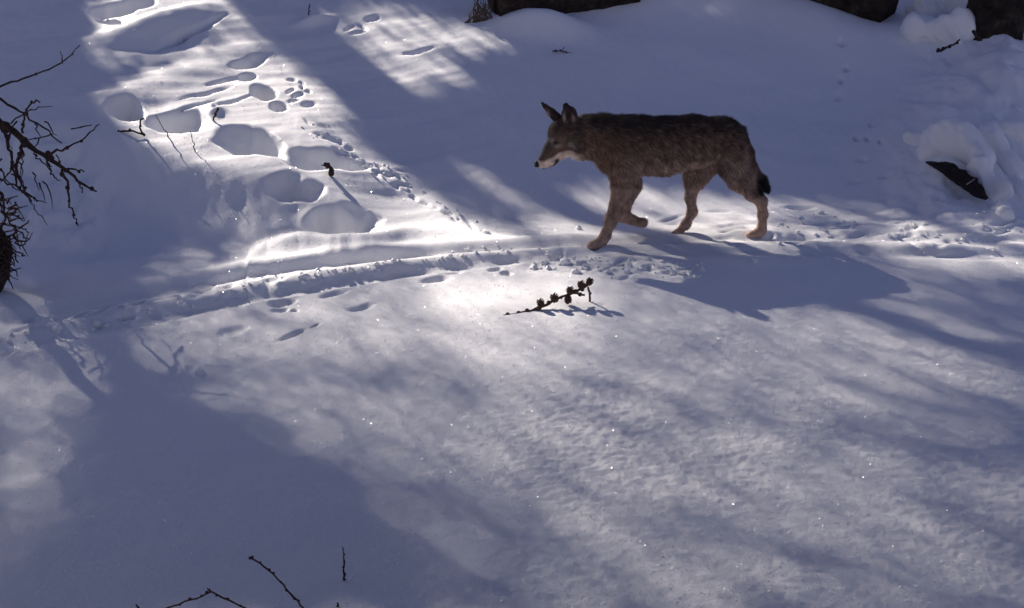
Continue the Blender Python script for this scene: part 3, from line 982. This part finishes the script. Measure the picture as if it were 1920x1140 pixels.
def build_fur():
    me = wolf.data
    nf = len(me.polygons)
    cen = np.zeros(nf * 3, np.float32); me.polygons.foreach_get("center", cen); cen = cen.reshape(-1, 3).astype(float)
    nor = np.zeros(nf * 3, np.float32); me.polygons.foreach_get("normal", nor); nor = nor.reshape(-1, 3).astype(float)
    area = np.zeros(nf, np.float32); me.polygons.foreach_get("area", area)
    N = 150000
    pick = RNG.choice(nf, N, p=area / area.sum())
    p = cen[pick] + RNG.normal(0, .0022, (N, 3))
    nn = nor[pick]
    u, v = project(p[:, 0], p[:, 1], p[:, 2])
    # hair length by region
    L = np.full(N, .030)
    L = np.where((u > 1085) & (u < 1200) & (v < 330), .040, L)
    L = np.where((v > 322) & (u > 1180) & (u < 1340), .026, L)
    L = np.where(v > 350, .014, L)
    L = np.where((u > 1395) & (v > 235) & (v < 368), np.where(v < 322, .019, .026), L)
    L = np.where((v > 362) & (u > 1422) & (u < 1444) & (v < 368), .012, L)
    L = np.where(u < 1086, .013, L)
    L = np.where((u < 1050) & (v > 258), .006, L)
    L = np.where((u < 1084) & (v < 228), .007, L)
    L = np.where((u < 1110) & (u >= 1068) & (v > 240), .036, L)
    L = np.where(v > 430, .007, L)
    L = L * RNG.uniform(.6, 1.25, N)
    # lie: backwards along the body and down; legs straight down; muzzle back
    back = W_A[None, :]
    dwn = np.array([0, 0, -1.0])[None, :]
    wdn = np.clip(.35 + .9 * sstep(235, 300, v), 0, 1)[:, None]
    wdn = np.where((v > 345)[:, None], 2.2, wdn)
    tailm = ((u > 1402) & (v > 240))[:, None]
    wdn = np.where(tailm, 2.0, wdn)
    wdn = np.where((u < 1070)[:, None], -.25, wdn)
    wdn = np.where(((u > 1070) & (u < 1150) & (v > 250))[:, None], 1.0, wdn)
    flow = back + dwn * wdn
    earm = ((u < 1084) & (v < 228))[:, None]
    flow = np.where(earm, np.array([0, 0, 1.0])[None, :], flow)
    flow = flow - (flow * nn).sum(1)[:, None] * nn
    flow /= (np.linalg.norm(flow, axis=1)[:, None] + 1e-6)
    flow = flow + RNG.normal(0, .22, (N, 3)) + .10 * np.stack([pnoise(u * .12, v * .12, 7), pnoise(u * .12, v * .12, 8), pnoise(u * .12, v * .12, 9)], 1) * 4
    d1 = flow * .85 + nn * .52
    d1 /= np.linalg.norm(d1, axis=1)[:, None]
    d2 = flow * 1.0 + nn * .12 + np.array([0, 0, -.15])
    d2 /= np.linalg.norm(d2, axis=1)[:, None]
    side = np.cross(d1, nn); side /= (np.linalg.norm(side, axis=1)[:, None] + 1e-6)
    w = .0011 * RNG.uniform(.7, 1.4, N)[:, None] * np.clip(L / .02, .6, 1.3)[:, None]
    root = p - nn * .002
    mid = root + d1 * (L * .5)[:, None]
    tip = mid + d2 * (L * .6)[:, None]
    V_ = np.stack([root - side * w, root + side * w, mid + side * w * .75, mid - side * w * .75, tip], 1).reshape(-1, 3)
    base = np.arange(N)[:, None] * 5
    faces = np.concatenate([base + np.array([[0, 1, 2]]), base + np.array([[0, 2, 3]]), base + np.array([[3, 2, 4]])], 0)
    o = mesh_obj("fur", V_, faces, M_COAT, wolf)
    c = coat(p)
    lum = RNG.choice([.55, .9, 1.15, 1.9], N, p=[.28, .36, .26, .10])[:, None]
    c = c * lum
    tipc = c * np.where(RNG.random(N) < .45, .55, 1.5)[:, None]
    Ccol = np.stack([c * .8, c * .8, c, c, tipc], 1).reshape(-1, 3)
    paint(o, np.clip(Ccol, .003, .9))
    tag(o, kind="stuff")


build_fur()


def wolf_bits():
    # nose leather
    b = MB()
    q = w_world(wl_(1009, 307, .04))
    b.ball(q, (7.5 * PX, .016, 6.0 * PX), 10, 7)
    b.ball(w_world(wl_(1006, 310, .045)), (4.5 * PX, .012, 4.0 * PX), 8, 6)
    b.build("nose", M_NOSE, wolf)
    e = MB()
    e.ball(w_world(wl_(1041, 267, .066)), (3.2 * PX, .008, 2.4 * PX), 9, 6)
    e.build("eye", M_EYE, wolf)
    # claws on the planted paws
    for (u, v, c) in ((1105, 462, .075), (1106, 463, .10), (1242, 450, -.065), (1404, 441, .075), (1206, 421, -.07)):
        k = MB(); a = w_world(wl_(u + 4, v - 2, c)); d = w_world(wl_(u - 2, v + 1, c))
        k.tube([a, (a + d) / 2 + [0, 0, .002], d], [.004, .003, .001], 5)
        k.build("claw", M_NOSE, wolf)


wolf_bits()


# ------------------------------------------------------------------ twigs and branches
def at_depth(u, v, y):
    d = ray(u, v)
    t = y / d[1]
    p = d * t
    return np.array([p[0], p[1], p[2] + CAM_H])


def branch_mesh(pts, r0, r1, n=None, knobs=0, seed=0, mb=None, wob=.004):
    n = n or max(6, len(pts) * 3)
    P = resample(pts, n, wob, seed)
    mb = mb or MB()
    mb.tube(P, np.linspace(r0, r1, n), 6, .18)
    r = np.random.default_rng(seed + 99)
    for k in range(knobs):
        i = int((k + .5) / knobs * n)
        i = min(i, n - 1)
        rr = (r0 + (r1 - r0) * i / n)
        off = r.normal(0, 1, 3); off /= np.linalg.norm(off)
        mb.ball(P[i] + off * rr * .9, rr * r.uniform(1.25, 2.1), 6, 4)
    return mb


BUSH = [  # (points, start width px, end width px, buds)
    ([(-40, 190), (0, 225), (42, 263), (81, 291), (116, 316), (147, 340), (182, 360)], 17, 3.5, 6),
    ([(-30, 165), (0, 186), (53, 218), (85, 243), (116, 268)], 6, 2.6, 3),
    ([(43, 250), (46, 218), (58, 193), (68, 190), (76, 192)], 4.5, 3.0, 2),
    ([(20, 232), (40, 213), (56, 206), (98, 200)], 3.2, 1.6, 1),
    ([(81, 289), (116, 281), (151, 263), (175, 242), (187, 232)], 5.5, 1.8, 4),
    ([(42, 263), (39, 291), (28, 316), (39, 337), (53, 368), (57, 378)], 8, 2.5, 6),
    ([(5, 240), (18, 285), (25, 309), (32, 351), (46, 365), (66, 372), (86, 381)], 6.5, 2.0, 4),
    ([(88, 300), (97, 322), (105, 333), (114, 338)], 4, 2, 1),
    ([(116, 318), (124, 340), (129, 360), (132, 389), (140, 405), (147, 422)], 5.5, 2.2, 5),
    ([(116, 316), (130, 318), (158, 322)], 4, 3, 2), ([(110, 312), (112, 298), (106, 289)], 3.5, 2, 1),
    ([(147, 340), (152, 352), (156, 361)], 3, 2, 1),
    ([(60, 280), (72, 300), (88, 308), (98, 312)], 3.5, 2, 2),
    ([(-20, 325), (0, 336), (31, 352), (62, 369), (66, 376)], 4.5, 2.2, 3),
    ([(-20, 300), (0, 318), (18, 345), (36, 358)], 4, 2, 2),
    ([(-15, 340), (0, 362), (10, 403), (34, 434), (56, 448)], 5.5, 2.2, 5),
    ([(10, 403), (4, 425), (-6, 450)], 4, 2.5, 2), ([(20, 420), (40, 428), (54, 436)], 3, 1.6, 2),
    ([(-20, 420), (0, 441), (17, 458), (28, 480), (34, 492)], 6, 2.4, 3),
    ([(-6, 470), (18, 466), (40, 474), (48, 480)], 4, 2, 2), ([(55, 370), (68, 395), (84, 412), (90, 424)], 2.2, 1.2, 1),
    ([(95, 250), (70, 262), (50, 262)], 2.6, 1.6, 1),
    ([(-30, 350), (8, 372), (12, 376)], 4, 2, 1), ([(25, 309), (12, 330), (2, 342)], 3.4, 1.8, 1),
]


def build_bush():
    base = hit(-30, 530)
    root = empty("dead_bush", base, "tangle of dark bare branches reaching in from the left edge", "bush")
    yb = 5.0
    s = yb / FOC * 1.03
    for i, (pts, w0, w1, kn) in enumerate(BUSH):
        yy = yb + .10 * math.sin(i * 2.4)
        P = [at_depth(u, v, yb + (.12 * math.sin(i * 2.4) + .02 * k) * (k / max(1, len(pts) - 1))) for k, (u, v) in enumerate(pts)]
        branch_mesh(P, w0 * .5 * s, w1 * .5 * s, len(pts) * 3, kn, i, wob=.004).build("branch", M_TWIG, root)
    # the stem low at the edge that carries them
    b = MB()
    P = [at_depth(-14, 545, 5.05), at_depth(4, 500, 5.05), at_depth(2, 455, 5.02), at_depth(-25, 400, 5.0), at_depth(-50, 300, 5.0), at_depth(-45, 190, 5.0)]
    b.tube(resample(P, 14, .008, 5), np.linspace(.048, .024, 14), 9, .15)
    b.build("stem", M_TWIG, root)
    b = MB()
    for k in range(26):
        u0, v0 = random.uniform(-20, 12), random.uniform(440, 516)
        P = [at_depth(u0, v0, 5.0), at_depth(u0 + random.uniform(4, 18), v0 + random.uniform(-14, 16), 4.97), at_depth(u0 + random.uniform(10, 34), v0 + random.uniform(-6, 34), 4.95)]
        b.tube(resample(P, 5, .004, k), np.linspace(.007, .002, 5), 5)
    for k in range(20):
        u0, v0 = random.uniform(-10, 95), random.uniform(215, 400)
        dr = random.choice((-1, 1)) * random.uniform(8, 26)
        P = [at_depth(u0, v0, 5.0), at_depth(u0 + dr * .6, v0 + random.uniform(4, 22), 4.98), at_depth(u0 + dr, v0 + random.uniform(18, 52), 4.96)]
        b.tube(resample(P, 6, .005, k + 40), np.linspace(.0042, .0014, 6), 5)
    tag(b.build("twig", M_TWIG, root), kind="stuff")
    b = MB()
    for k in range(44):
        u0, v0 = random.uniform(-30, 36), random.uniform(370, 515)
        P = [at_depth(u0, v0, 5.12), at_depth(u0 + random.uniform(2, 20), v0 + random.uniform(-16, 12), 5.08), at_depth(u0 + random.uniform(8, 38), v0 + random.uniform(-22, 24), 5.04)]
        b.tube(resample(P, 5, .004, k + 90), np.linspace(.0052, .0015, 5), 5)
    tag(b.build("dry_twig", simple("reddish_twig_bark", (.07, .035, .028), (.16, .09, .07), 60), root), kind="stuff")


build_bush()


def twig_thing(name, label, cat, strokes, y=None, material=None, ground_pts=False, knobs=True, base=None, group=None, scale_y=None):
    """strokes: list of (points, start width px, end width px, knobs)"""
    first = strokes[0][0][0]
    def place(u, v):
        return hit(u, v, .006) if ground_pts else at_depth(u, v, y)
    root = empty(name, base if base is not None else place(*first), label, cat, group)
    yy = y if y is not None else place(*first)[1]
    s = yy / FOC
    for i, (pts, w0, w1, kn) in enumerate(strokes):
        P = [place(u, v) for u, v in pts]
        branch_mesh(P, w0 * .5 * s, w1 * .5 * s, len(pts) * 3, kn, i + len(pts), wob=.0025 if (y or 9) > 3 else .0009).build("stem" if i == 0 else "side_shoot", material or M_TWIG, root)
    return root


twig_thing("twig", "thin bare twig with one short spur above the branch tangle at top left", "twig",
           [([(-40, 176), (0, 161), (60, 143), (115, 120), (132, 104), (150, 84)], 5, 1.6, 3), ([(117, 119), (116, 108), (114, 96)], 2.4, 1.4, 0)], y=5.2)
twig_thing("twig", "short straight floating twig just left of the snowy hollow", "twig",
           [([(133, 242), (150, 238), (172, 234)], 3, 1.8, 1)], y=5.3)
p_ = hit(270, 254)
twig_thing("twig", "dark crooked twig with a hooked end at the left rim of the large hollow", "twig",
           [([(197, 251), (212, 252), (230, 245), (250, 245), (272, 254)], 4.2, 3.6, 4), ([(272, 254), (264, 246), (262, 226), (270, 222)], 3.6, 3.2, 1)], y=float(p_[1]) - .02)
p_ = hit(324, 266)
twig_thing("grass_stalk", "thin dry stalk leaning across the large hollow", "stalk", [([(324, 268), (306, 240), (291, 216)], 2.6, 1.2, 2)], y=float(p_[1]), material=M_TWIG2)
p_ = hit(366, 284)
twig_thing("grass_stalk", "short dry stalk on the bright snow below the large hollow", "stalk", [([(366, 284), (362, 266), (356, 246)], 2.4, 1.2, 2)], y=float(p_[1]), material=M_TWIG2)
p_ = hit(402, 224)
twig_thing("twig", "stubby twig poking up from a small snow knob", "twig", [([(400, 226), (403, 214), (409, 202)], 4, 5, 1)], y=float(p_[1]) - .02)
p_ = hit(620, 326)
twig_thing("twig", "black broken twig stub standing in the hollow beside the animal track", "twig",
           [([(619, 328), (620, 316), (615, 306), (608, 306)], 6.5, 6, 4), ([(616, 310), (606, 310), (602, 309)], 3, 2, 0)], y=float(p_[1]) - .02)
p_ = hit(579, 30)
twig_thing("twig", "tiny upright twig above the snow ridge near the top edge", "twig", [([(579, 28), (579, 18), (580, 8)], 3, 2, 0)], y=float(p_[1]))
p_ = hit(1055, 98)
twig_thing("twig", "faint brown twigs half buried in the shaded hillside above the wolf", "twig",
           [([(1036, 96), (1050, 95), (1066, 99), (1088, 103)], 3, 1.6, 5), ([(1054, 96), (1056, 91), (1058, 88)], 1.6, 1, 0), ([(1110, 108), (1122, 111), (1134, 112)], 2.2, 1.4, 3)], y=float(p_[1]) - .02, material=M_TWIG2)

p_ = hit(1770, 94)
twig_thing("twig", "dark twig stubs poking out of the hollow between the top right snow heaps", "twig",
           [([(1756, 96), (1768, 93), (1774, 88)], 6, 4, 2), ([(1772, 90), (1790, 82), (1800, 74)], 4, 3, 2), ([(1824, 58), (1832, 68), (1840, 76)], 6, 4, 2)], y=float(p_[1]) - .25)
p_ = hit(900, 46)
_br = np.random.default_rng(9)
twig_thing("brush", "low brown brush against the left end of the dark fallen log", "brush",
           [([(_br.uniform(868, 925), 47 + _br.uniform(-3, 3)), (_br.uniform(876, 925), 30 + _br.uniform(-4, 4)), (_br.uniform(885, 925), _br.uniform(-10, 22))], 2.6, 1.2, 2) for _ in range(34)],
           y=float(p_[1]) + .05, material=M_TWIG2)

# foreground larch shoots with knobbly spurs
def larch(label, strokes, y):
    root = twig_thing("larch_shoot", label, "larch shoot", strokes, y=y, group="bare larch shoots along the bottom edge")
    return root


larch("bent larch shoot in the foreground, its knee pointing up at bottom left",
      [([(250, 1190), (306, 1141), (331, 1135), (356, 1125), (375, 1120), (394, 1107), (403, 1113), (428, 1124), (462, 1140), (520, 1190)], 4.6, 4.0, 16), ([(394, 1108), (391, 1105), (389, 1103)], 3.4, 3, 1)], 2.12)
larch("long slanting larch shoot with a dark bud at its upper tip",
      [([(620, 1210), (569, 1140), (562, 1132), (544, 1112), (522, 1085), (506, 1073), (490, 1058), (470, 1046)], 5.2, 3.6, 14), ([(471, 1047), (469, 1045)], 5, 4, 1)], 2.10)
larch("upright larch shoot standing alone right of the slanting one",
      [([(644, 1092), (645, 1084), (645, 1064), (645, 1042), (643, 1025)], 5.0, 2.0, 6)], float(hit(644, 1088)[1]))
larch("tip of a larch shoot barely showing under the upright one at the bottom edge",
      [([(630, 1165), (632, 1146), (633, 1131)], 5.5, 4.0, 2)], float(hit(633, 1138)[1]))
larch("tip of a larch shoot just entering at the bottom left corner of the bent shoot", [([(240, 1190), (262, 1146), (255, 1134)], 4.6, 4, 3)], 2.1)


# twig with cones lying in the glare
def build_cone_twig():
    S = [(944, 593), (960, 590), (1000, 582), (1025, 572), (1046, 560), (1058, 555), (1077, 549), (1096, 553)]
    base = hit(1000, 585)
    root = empty("cone_twig", base, "fallen larch twig with six round brown cones on bright snow before the wolf", "cone twig")
    s = float(base[1]) / FOC
    feet = [float(hit(u, 590 - (u - 948) * .155)[1]) for u in (930, 1000, 1060, 1120)]
    def q(u, v, k=0.0):                                     # stands over the line where the twig lies
        return at_depth(u, v, float(np.interp(u, (930, 1000, 1060, 1120), feet)) + k)
    branch_mesh([q(*p) for p in S], 3.4 * s, 2.2 * s, 22, 8, 3, wob=.002).build("stem", M_CONE, root)
    branch_mesh([q(1074, 549), q(1086, 543), q(1097, 538), q(1105, 530)], 3.0 * s, 2.0 * s, 9, 3, 4, wob=.001).build("side_shoot", M_CONE, root)
    branch_mesh([q(1106, 566), q(1106, 552), q(1103, 538)], 2.2 * s, 2.2 * s, 6, 1, 5, wob=.001).build("side_shoot", M_TWIG2, root)
    for i, (u, v, r, ax, ay) in enumerate(((1014, 569, 9, -.3, 1), (1040, 560, 10, -.3, 1), (1069, 546, 9, .1, 1), (1065, 560, 9, .1, -1), (1090, 535, 9, -.1, 1), (1105, 529, 8.5, .5, .9))):
        c = q(u, v, .0)
        R = r * s
        axis = np.array([ax, .15, ay]); axis /= np.linalg.norm(axis)
        s1 = np.cross(axis, [0, 1, 0]); s1 /= np.linalg.norm(s1); s2 = np.cross(axis, s1)
        b = MB()
        b.ball(c, (R * .72, R * .72, R * .8), 8, 6)
        for k in range(44):                              # overlapping woody scales in a spiral
            h = -1 + 2 * (k + .5) / 44
            a = k * 2.39996
            rr = R * .80 * math.sqrt(max(0, 1 - h * h * .9))
            o = math.cos(a) * s1 + math.sin(a) * s2
            tg = -math.sin(a) * s1 + math.cos(a) * s2
            p0 = c + axis * R * h * .85 + o * rr * .75
            p1 = p0 + o * R * .30 + axis * R * .26
            w = R * .30
            nb = len(b.v)
            b.v += [p0 - tg * w * .7, p0 + tg * w * .7, p1 + tg * w * .8, p1 + axis * R * .10, p1 - tg * w * .8, p0 + o * R * .12 - axis * R * .06]
            b.f += [(nb, nb + 1, nb + 2, nb + 3, nb + 4), (nb, nb + 5, nb + 1), (nb + 5, nb + 4, nb + 3), (nb + 5, nb + 3, nb + 2), (nb, nb + 4, nb + 5), (nb + 1, nb + 5, nb + 2)]
        b.build("cone", M_CONE, root, smooth=False)


build_cone_twig()


# ------------------------------------------------------------------ fallen log, tree and snow heaps at the top
def log_mesh(p1, p2, r1, r2, nl=150, ns=64, seed=0, rough=.03):
    p1 = np.asarray(p1, float); p2 = np.asarray(p2, float)
    d = (p2 - p1); L = np.linalg.norm(d); d /= L
    a = np.cross(d, [0, 0, 1.0]); a /= np.linalg.norm(a); b = np.cross(a, d)
    t = np.linspace(0, 1, nl); th = np.linspace(0, 2 * np.pi, ns, endpoint=False)
    T, H = np.meshgrid(t, th, indexing="ij")
    # bark: long furrowed plates
    cx, sx = np.cos(H) * 3.2, np.sin(H) * 3.2
    n = pnoise(cx * 1.6 + T * L * 1.3, sx * 1.6 + T * L * 1.1, seed) + .6 * pnoise(cx * 3.4 + T * L * 4, sx * 3.4 - T * L * 3.6, seed + 1)
    fur = np.abs(n)
    R = (r1 + (r2 - r1) * T) * (1 + .05 * pnoise(T * 6, H, seed + 3)) + rough * (np.clip(fur, 0, .5) * 2 - .5) + .3 * rough * pnoise(cx * 8 + T * L * 11, sx * 8 + T * L * 9, seed + 5)
    V = p1 + T[..., None] * d * L + R[..., None] * (np.cos(H)[..., None] * a + np.sin(H)[..., None] * b)
    V = V.reshape(-1, 3)
    F = []
    idx = np.arange(nl * ns).reshape(nl, ns)
    q = np.stack([idx[:-1], np.roll(idx[:-1], -1, 1), np.roll(idx[1:], -1, 1), idx[1:]], -1).reshape(-1, 4)
    F = [tuple(r) for r in q.tolist()]
    F.append(tuple(reversed(idx[0].tolist()))); F.append(tuple(idx[-1].tolist()))
    return V, F


def bark_with_flecks():
    m, nt, p = mat("flecked_bark")
    tc = nt.nodes.new("ShaderNodeTexCoord").outputs["Object"]
    n = noise_node(nt, 10, 6, .7, tc)
    r = ramp_node(nt, n.outputs["Fac"], [(0.30, (0.006, 0.005, 0.005)), (0.58, (0.040, 0.030, 0.026)), (0.70, (0.075, 0.068, 0.056)), (0.78, (0.16, 0.15, 0.13))])
    nt.links.new(r.outputs["Color"], p.inputs["Base Color"])
    p.inputs["Roughness"].default_value = .95
    p.inputs["Specular IOR Level"].default_value = .1
    b = bump_node(nt, n.outputs["Fac"], .8, .02)
    nt.links.new(b.outputs["Normal"], p.inputs["Normal"])
    return m


M_FLECK = bark_with_flecks()


def build_log(name, label, ul, vl, ur, vr, rad, back=.25):
    """log lying behind the snow crest; (ul,vl)-(ur,vr) is the line where its foot meets the snow"""
    a = hit(ul, vl); b = hit(ur, vr)
    a = a + [0, back, rad * .60]; b = b + [0, back, rad * .60]
    root = empty(name, (a + b) / 2, label, "log")
    V, F = log_mesh(a, b, rad, rad * .94, seed=len(label))
    mesh_obj("trunk", V, F, M_FLECK, root)
    return root


build_log("fallen_log", "thick dark fallen log with a sawn left end above the sunlit snow hump", 924, 42, 1190, 14, .24)
build_log("fallen_log", "dark mossy fallen log sloping down at the top right beside the snow heap", 1440, -20, 1684, 52, .22)


def standing_tree():
    g = hit(1888, 84)
    g = g + [0.05, .45, 0]
    root = empty("tree_trunk", g, "dark standing tree trunk in the top right corner behind the snow heap", "tree")
    V, F = log_mesh(g + [0, 0, -.4], g + [.15, .1, 5.0], .235, .17, 160, 56, 31, .03)
    mesh_obj("trunk", V, F, M_FLECK, root)


standing_tree()


def snow_blob(name, label, caps, y, noise=.02, k=.10, voxel=.018, seed=0):
    """soft heap of snow: caps are (u1,v1,r1, u2,v2,r2, dy1, dy2) on the picture, at distance y"""
    L = []
    s = y / FOC * 1.02
    for (u1, v1, r1, u2, v2, r2, d1, d2) in caps:
        y1, y2 = [float(hit(min(uu, 1915), max(vv, 2))[1]) + dd for uu, vv, dd in ((u1, v1, d1), (u2, v2, d2))]
        p, q = at_depth(u1, v1, y1), at_depth(u2, v2, y2)
        L.append((p, r1 * y1 / FOC, q, r2 * y2 / FOC, 1.0))
    def ex(F, A, B, C):
        return F + noise * (pnoise(A * 4 + C * 2.1, B * 4 + C * 1.3, 120 + seed) + .5 * pnoise(A * 9 + C * 5, B * 9 - C * 4, 121 + seed) + .25 * pnoise(A * 19 + C * 9, B * 19 - C * 11, 122 + seed))
    v, f = sdf_mesh(L, voxel, k, ex)
    o = mesh_obj(name, v, f, M_SNOW)
    bm = bmesh.new(); bm.from_mesh(o.data); bmesh.ops.recalc_face_normals(bm, faces=bm.faces); bm.to_mesh(o.data); bm.free()
    o.data.polygons.foreach_set("use_smooth", np.ones(len(o.data.polygons), bool))
    return tag(o, label, "snow heap", "snow heaps at the right edge")


yh = float(hit(1760, 78)[1])
snow_blob("snow_heap", "tall rounded snow heap between the dark log and the standing trunk", [(1752, 30, 46, 1800, 20, 50, 0, 0), (1716, 58, 26, 1770, 62, 26, -.05, 0), (1800, 60, 34, 1840, 50, 26, 0, .05), (1790, -40, 60, 1800, 0, 55, .1, .1)], yh, .10, .16, seed=1)
yh = float(hit(1800, 380)[1])
snow_blob("snow_heap", "lumpy snow bank bulging over the dark wedge of wood at the right edge", [
    (1716, 262, 12, 1752, 276, 22, .02, -.06), (1752, 274, 22, 1806, 272, 27, -.06, -.16), (1790, 246, 24, 1840, 262, 26, -.04, -.05),
    (1810, 262, 26, 1846, 296, 18, -.10, -.16), (1834, 322, 14, 1866, 362, 15, -.17, -.10), (1866, 362, 13, 1888, 404, 7, -.10, .02),
    (1872, 290, 26, 1920, 372, 28, -.02, .04), (1852, 250, 20, 1940, 256, 30, .02, .02)],
    yh, .080, .16, seed=2)


def build_wedge():
    y = yh - .02
    a = at_depth(1752, 306, float(hit(1752, 308)[1]) - .09); b = at_depth(1850, 374, float(hit(1850, 378)[1]) - .09)
    root = empty("broken_plank", (a + b) / 2, "black wedge of broken wood jutting from beneath the snow lobe", "broken wood")
    d = b - a; L = np.linalg.norm(d); d /= L
    nrm = np.array([0, -1.0, .1]); nrm /= np.linalg.norm(nrm)
    w = np.cross(nrm, d); w /= np.linalg.norm(w)
    if w[2] < 0: w = -w
    mbv, mbf = [], []
    n = 14
    for i in range(n + 1):
        t = i / n
        up = (.066 + .010 * math.sin(i * 2.3)) * min(1, .05 + t / .22) * (1 - .8 * max(0, (t - .72) / .28)) + random.uniform(-.004, .004)
        lo = -.010 + random.uniform(-.003, .003)
        c = a + d * L * t
        for (h, dep) in ((lo, .0), (up, .0), (up, .14), (lo, .14)):
            mbv.append(c + w * h - nrm * dep)
    for i in range(n):
        for k in range(4):
            k2 = (k + 1) % 4
            mbf.append((i * 4 + k, i * 4 + k2, i * 4 + 4 + k2, i * 4 + 4 + k))
    mbf.append((3, 2, 1, 0)); mbf.append(tuple(n * 4 + k for k in range(4)))
    mesh_obj("board", mbv, mbf, M_WOOD, root, smooth=False)
    t_ = MB()
    y = float((a[1] + b[1]) / 2) + .02
    t_.tube([at_depth(1812, 346, y - .08), at_depth(1820, 341, y - .08), at_depth(1828, 336, y - .08)], [.004, .005, .005], 6)
    t_.build("splinter", simple("pale_splinter", (.28, .25, .24), (.4, .36, .34), 50), root)


build_wedge()

# ------------------------------------------------------------------ ice crystals and crumbs lying on the snow
def build_crystals():
    n = 60000
    y = np.exp(RNG.uniform(math.log(2.1), math.log(9.5), n))
    x = RNG.uniform(-.5, .5, n) * y
    z = ground(x, y)
    m_, nt, p = mat("ice_crystal")
    p.inputs["Base Color"].default_value = (.9, .92, .95, 1)
    p.inputs["Roughness"].default_value = .26
    p.inputs["IOR"].default_value = 2.0
    s = RNG.uniform(.0008, .0020, n) * (1 + y * .08)
    nr = np.stack([RNG.normal(0, .55, n), RNG.normal(0, .55, n), np.ones(n)], 1)
    nr /= np.linalg.norm(nr, axis=1)[:, None]
    a = np.cross(nr, RNG.normal(0, 1, (n, 3))); a /= np.linalg.norm(a, axis=1)[:, None]
    b = np.cross(nr, a)
    c = np.stack([x, y, z + .002], 1)
    ang = np.arange(6) * np.pi / 3
    V = c[:, None, :] + s[:, None, None] * (np.cos(ang)[None, :, None] * a[:, None, :] + np.sin(ang)[None, :, None] * b[:, None, :])
    F = np.arange(n * 6).reshape(n, 6)
    o = mesh_obj("ice_crystals", V.reshape(-1, 3), F, m_, smooth=False)
    tag(o, "loose ice crystals glinting on the snow surface", "ice crystals", kind="stuff")


build_crystals()


def build_crumbs():
    b = MB()
    r = np.random.default_rng(77)
    spots = []
    for k in range(120): 
        uu = r.uniform(1000, 1320); spots.append((uu, 492 + (uu - 1000) * .05 + r.normal(0, 9)))
    for k in range(50):
        t = r.random(); spots.append((580 + 340 * t + r.normal(0, 10), 240 + 195 * t + r.normal(0, 8)))
    for k in range(70):
        uu = r.uniform(1450, 1920); spots.append((uu, 430 + r.normal(0, 16)))
    for k in range(70):
        uu = r.uniform(420, 960); spots.append((uu, float(line_y(uu, SKI_2)) - 8 + r.normal(0, 5)))
    for k in range(25):
        uu = r.uniform(0, 420); spots.append((uu, float(line_y(uu, SKI_2)) + 4 + r.normal(0, 8)))
    spots += [(375, 700), (1415, 491), (1080, 512), (1085, 430)]
    for i, (u, v) in enumerate(spots):
        p = hit(u, v)
        s = r.gamma(1.5, .0032) + .002
        if i >= len(spots) - 4: s = .018
        b.ball(p + [0, 0, s * .3], (s * r.uniform(.8, 1.5), s * r.uniform(.8, 1.4), s * r.uniform(.6, 1.0)), 7, 5)
    v = np.array(b.v)
    v += np.random.default_rng(5).normal(0, .0022, v.shape)
    o = mesh_obj("snow_crumbs", v, b.f, M_SNOW, smooth=False)
    tag(o, "loose crumbs of snow scattered along the trail and tracks", "snow crumbs", kind="stuff")


build_crumbs()
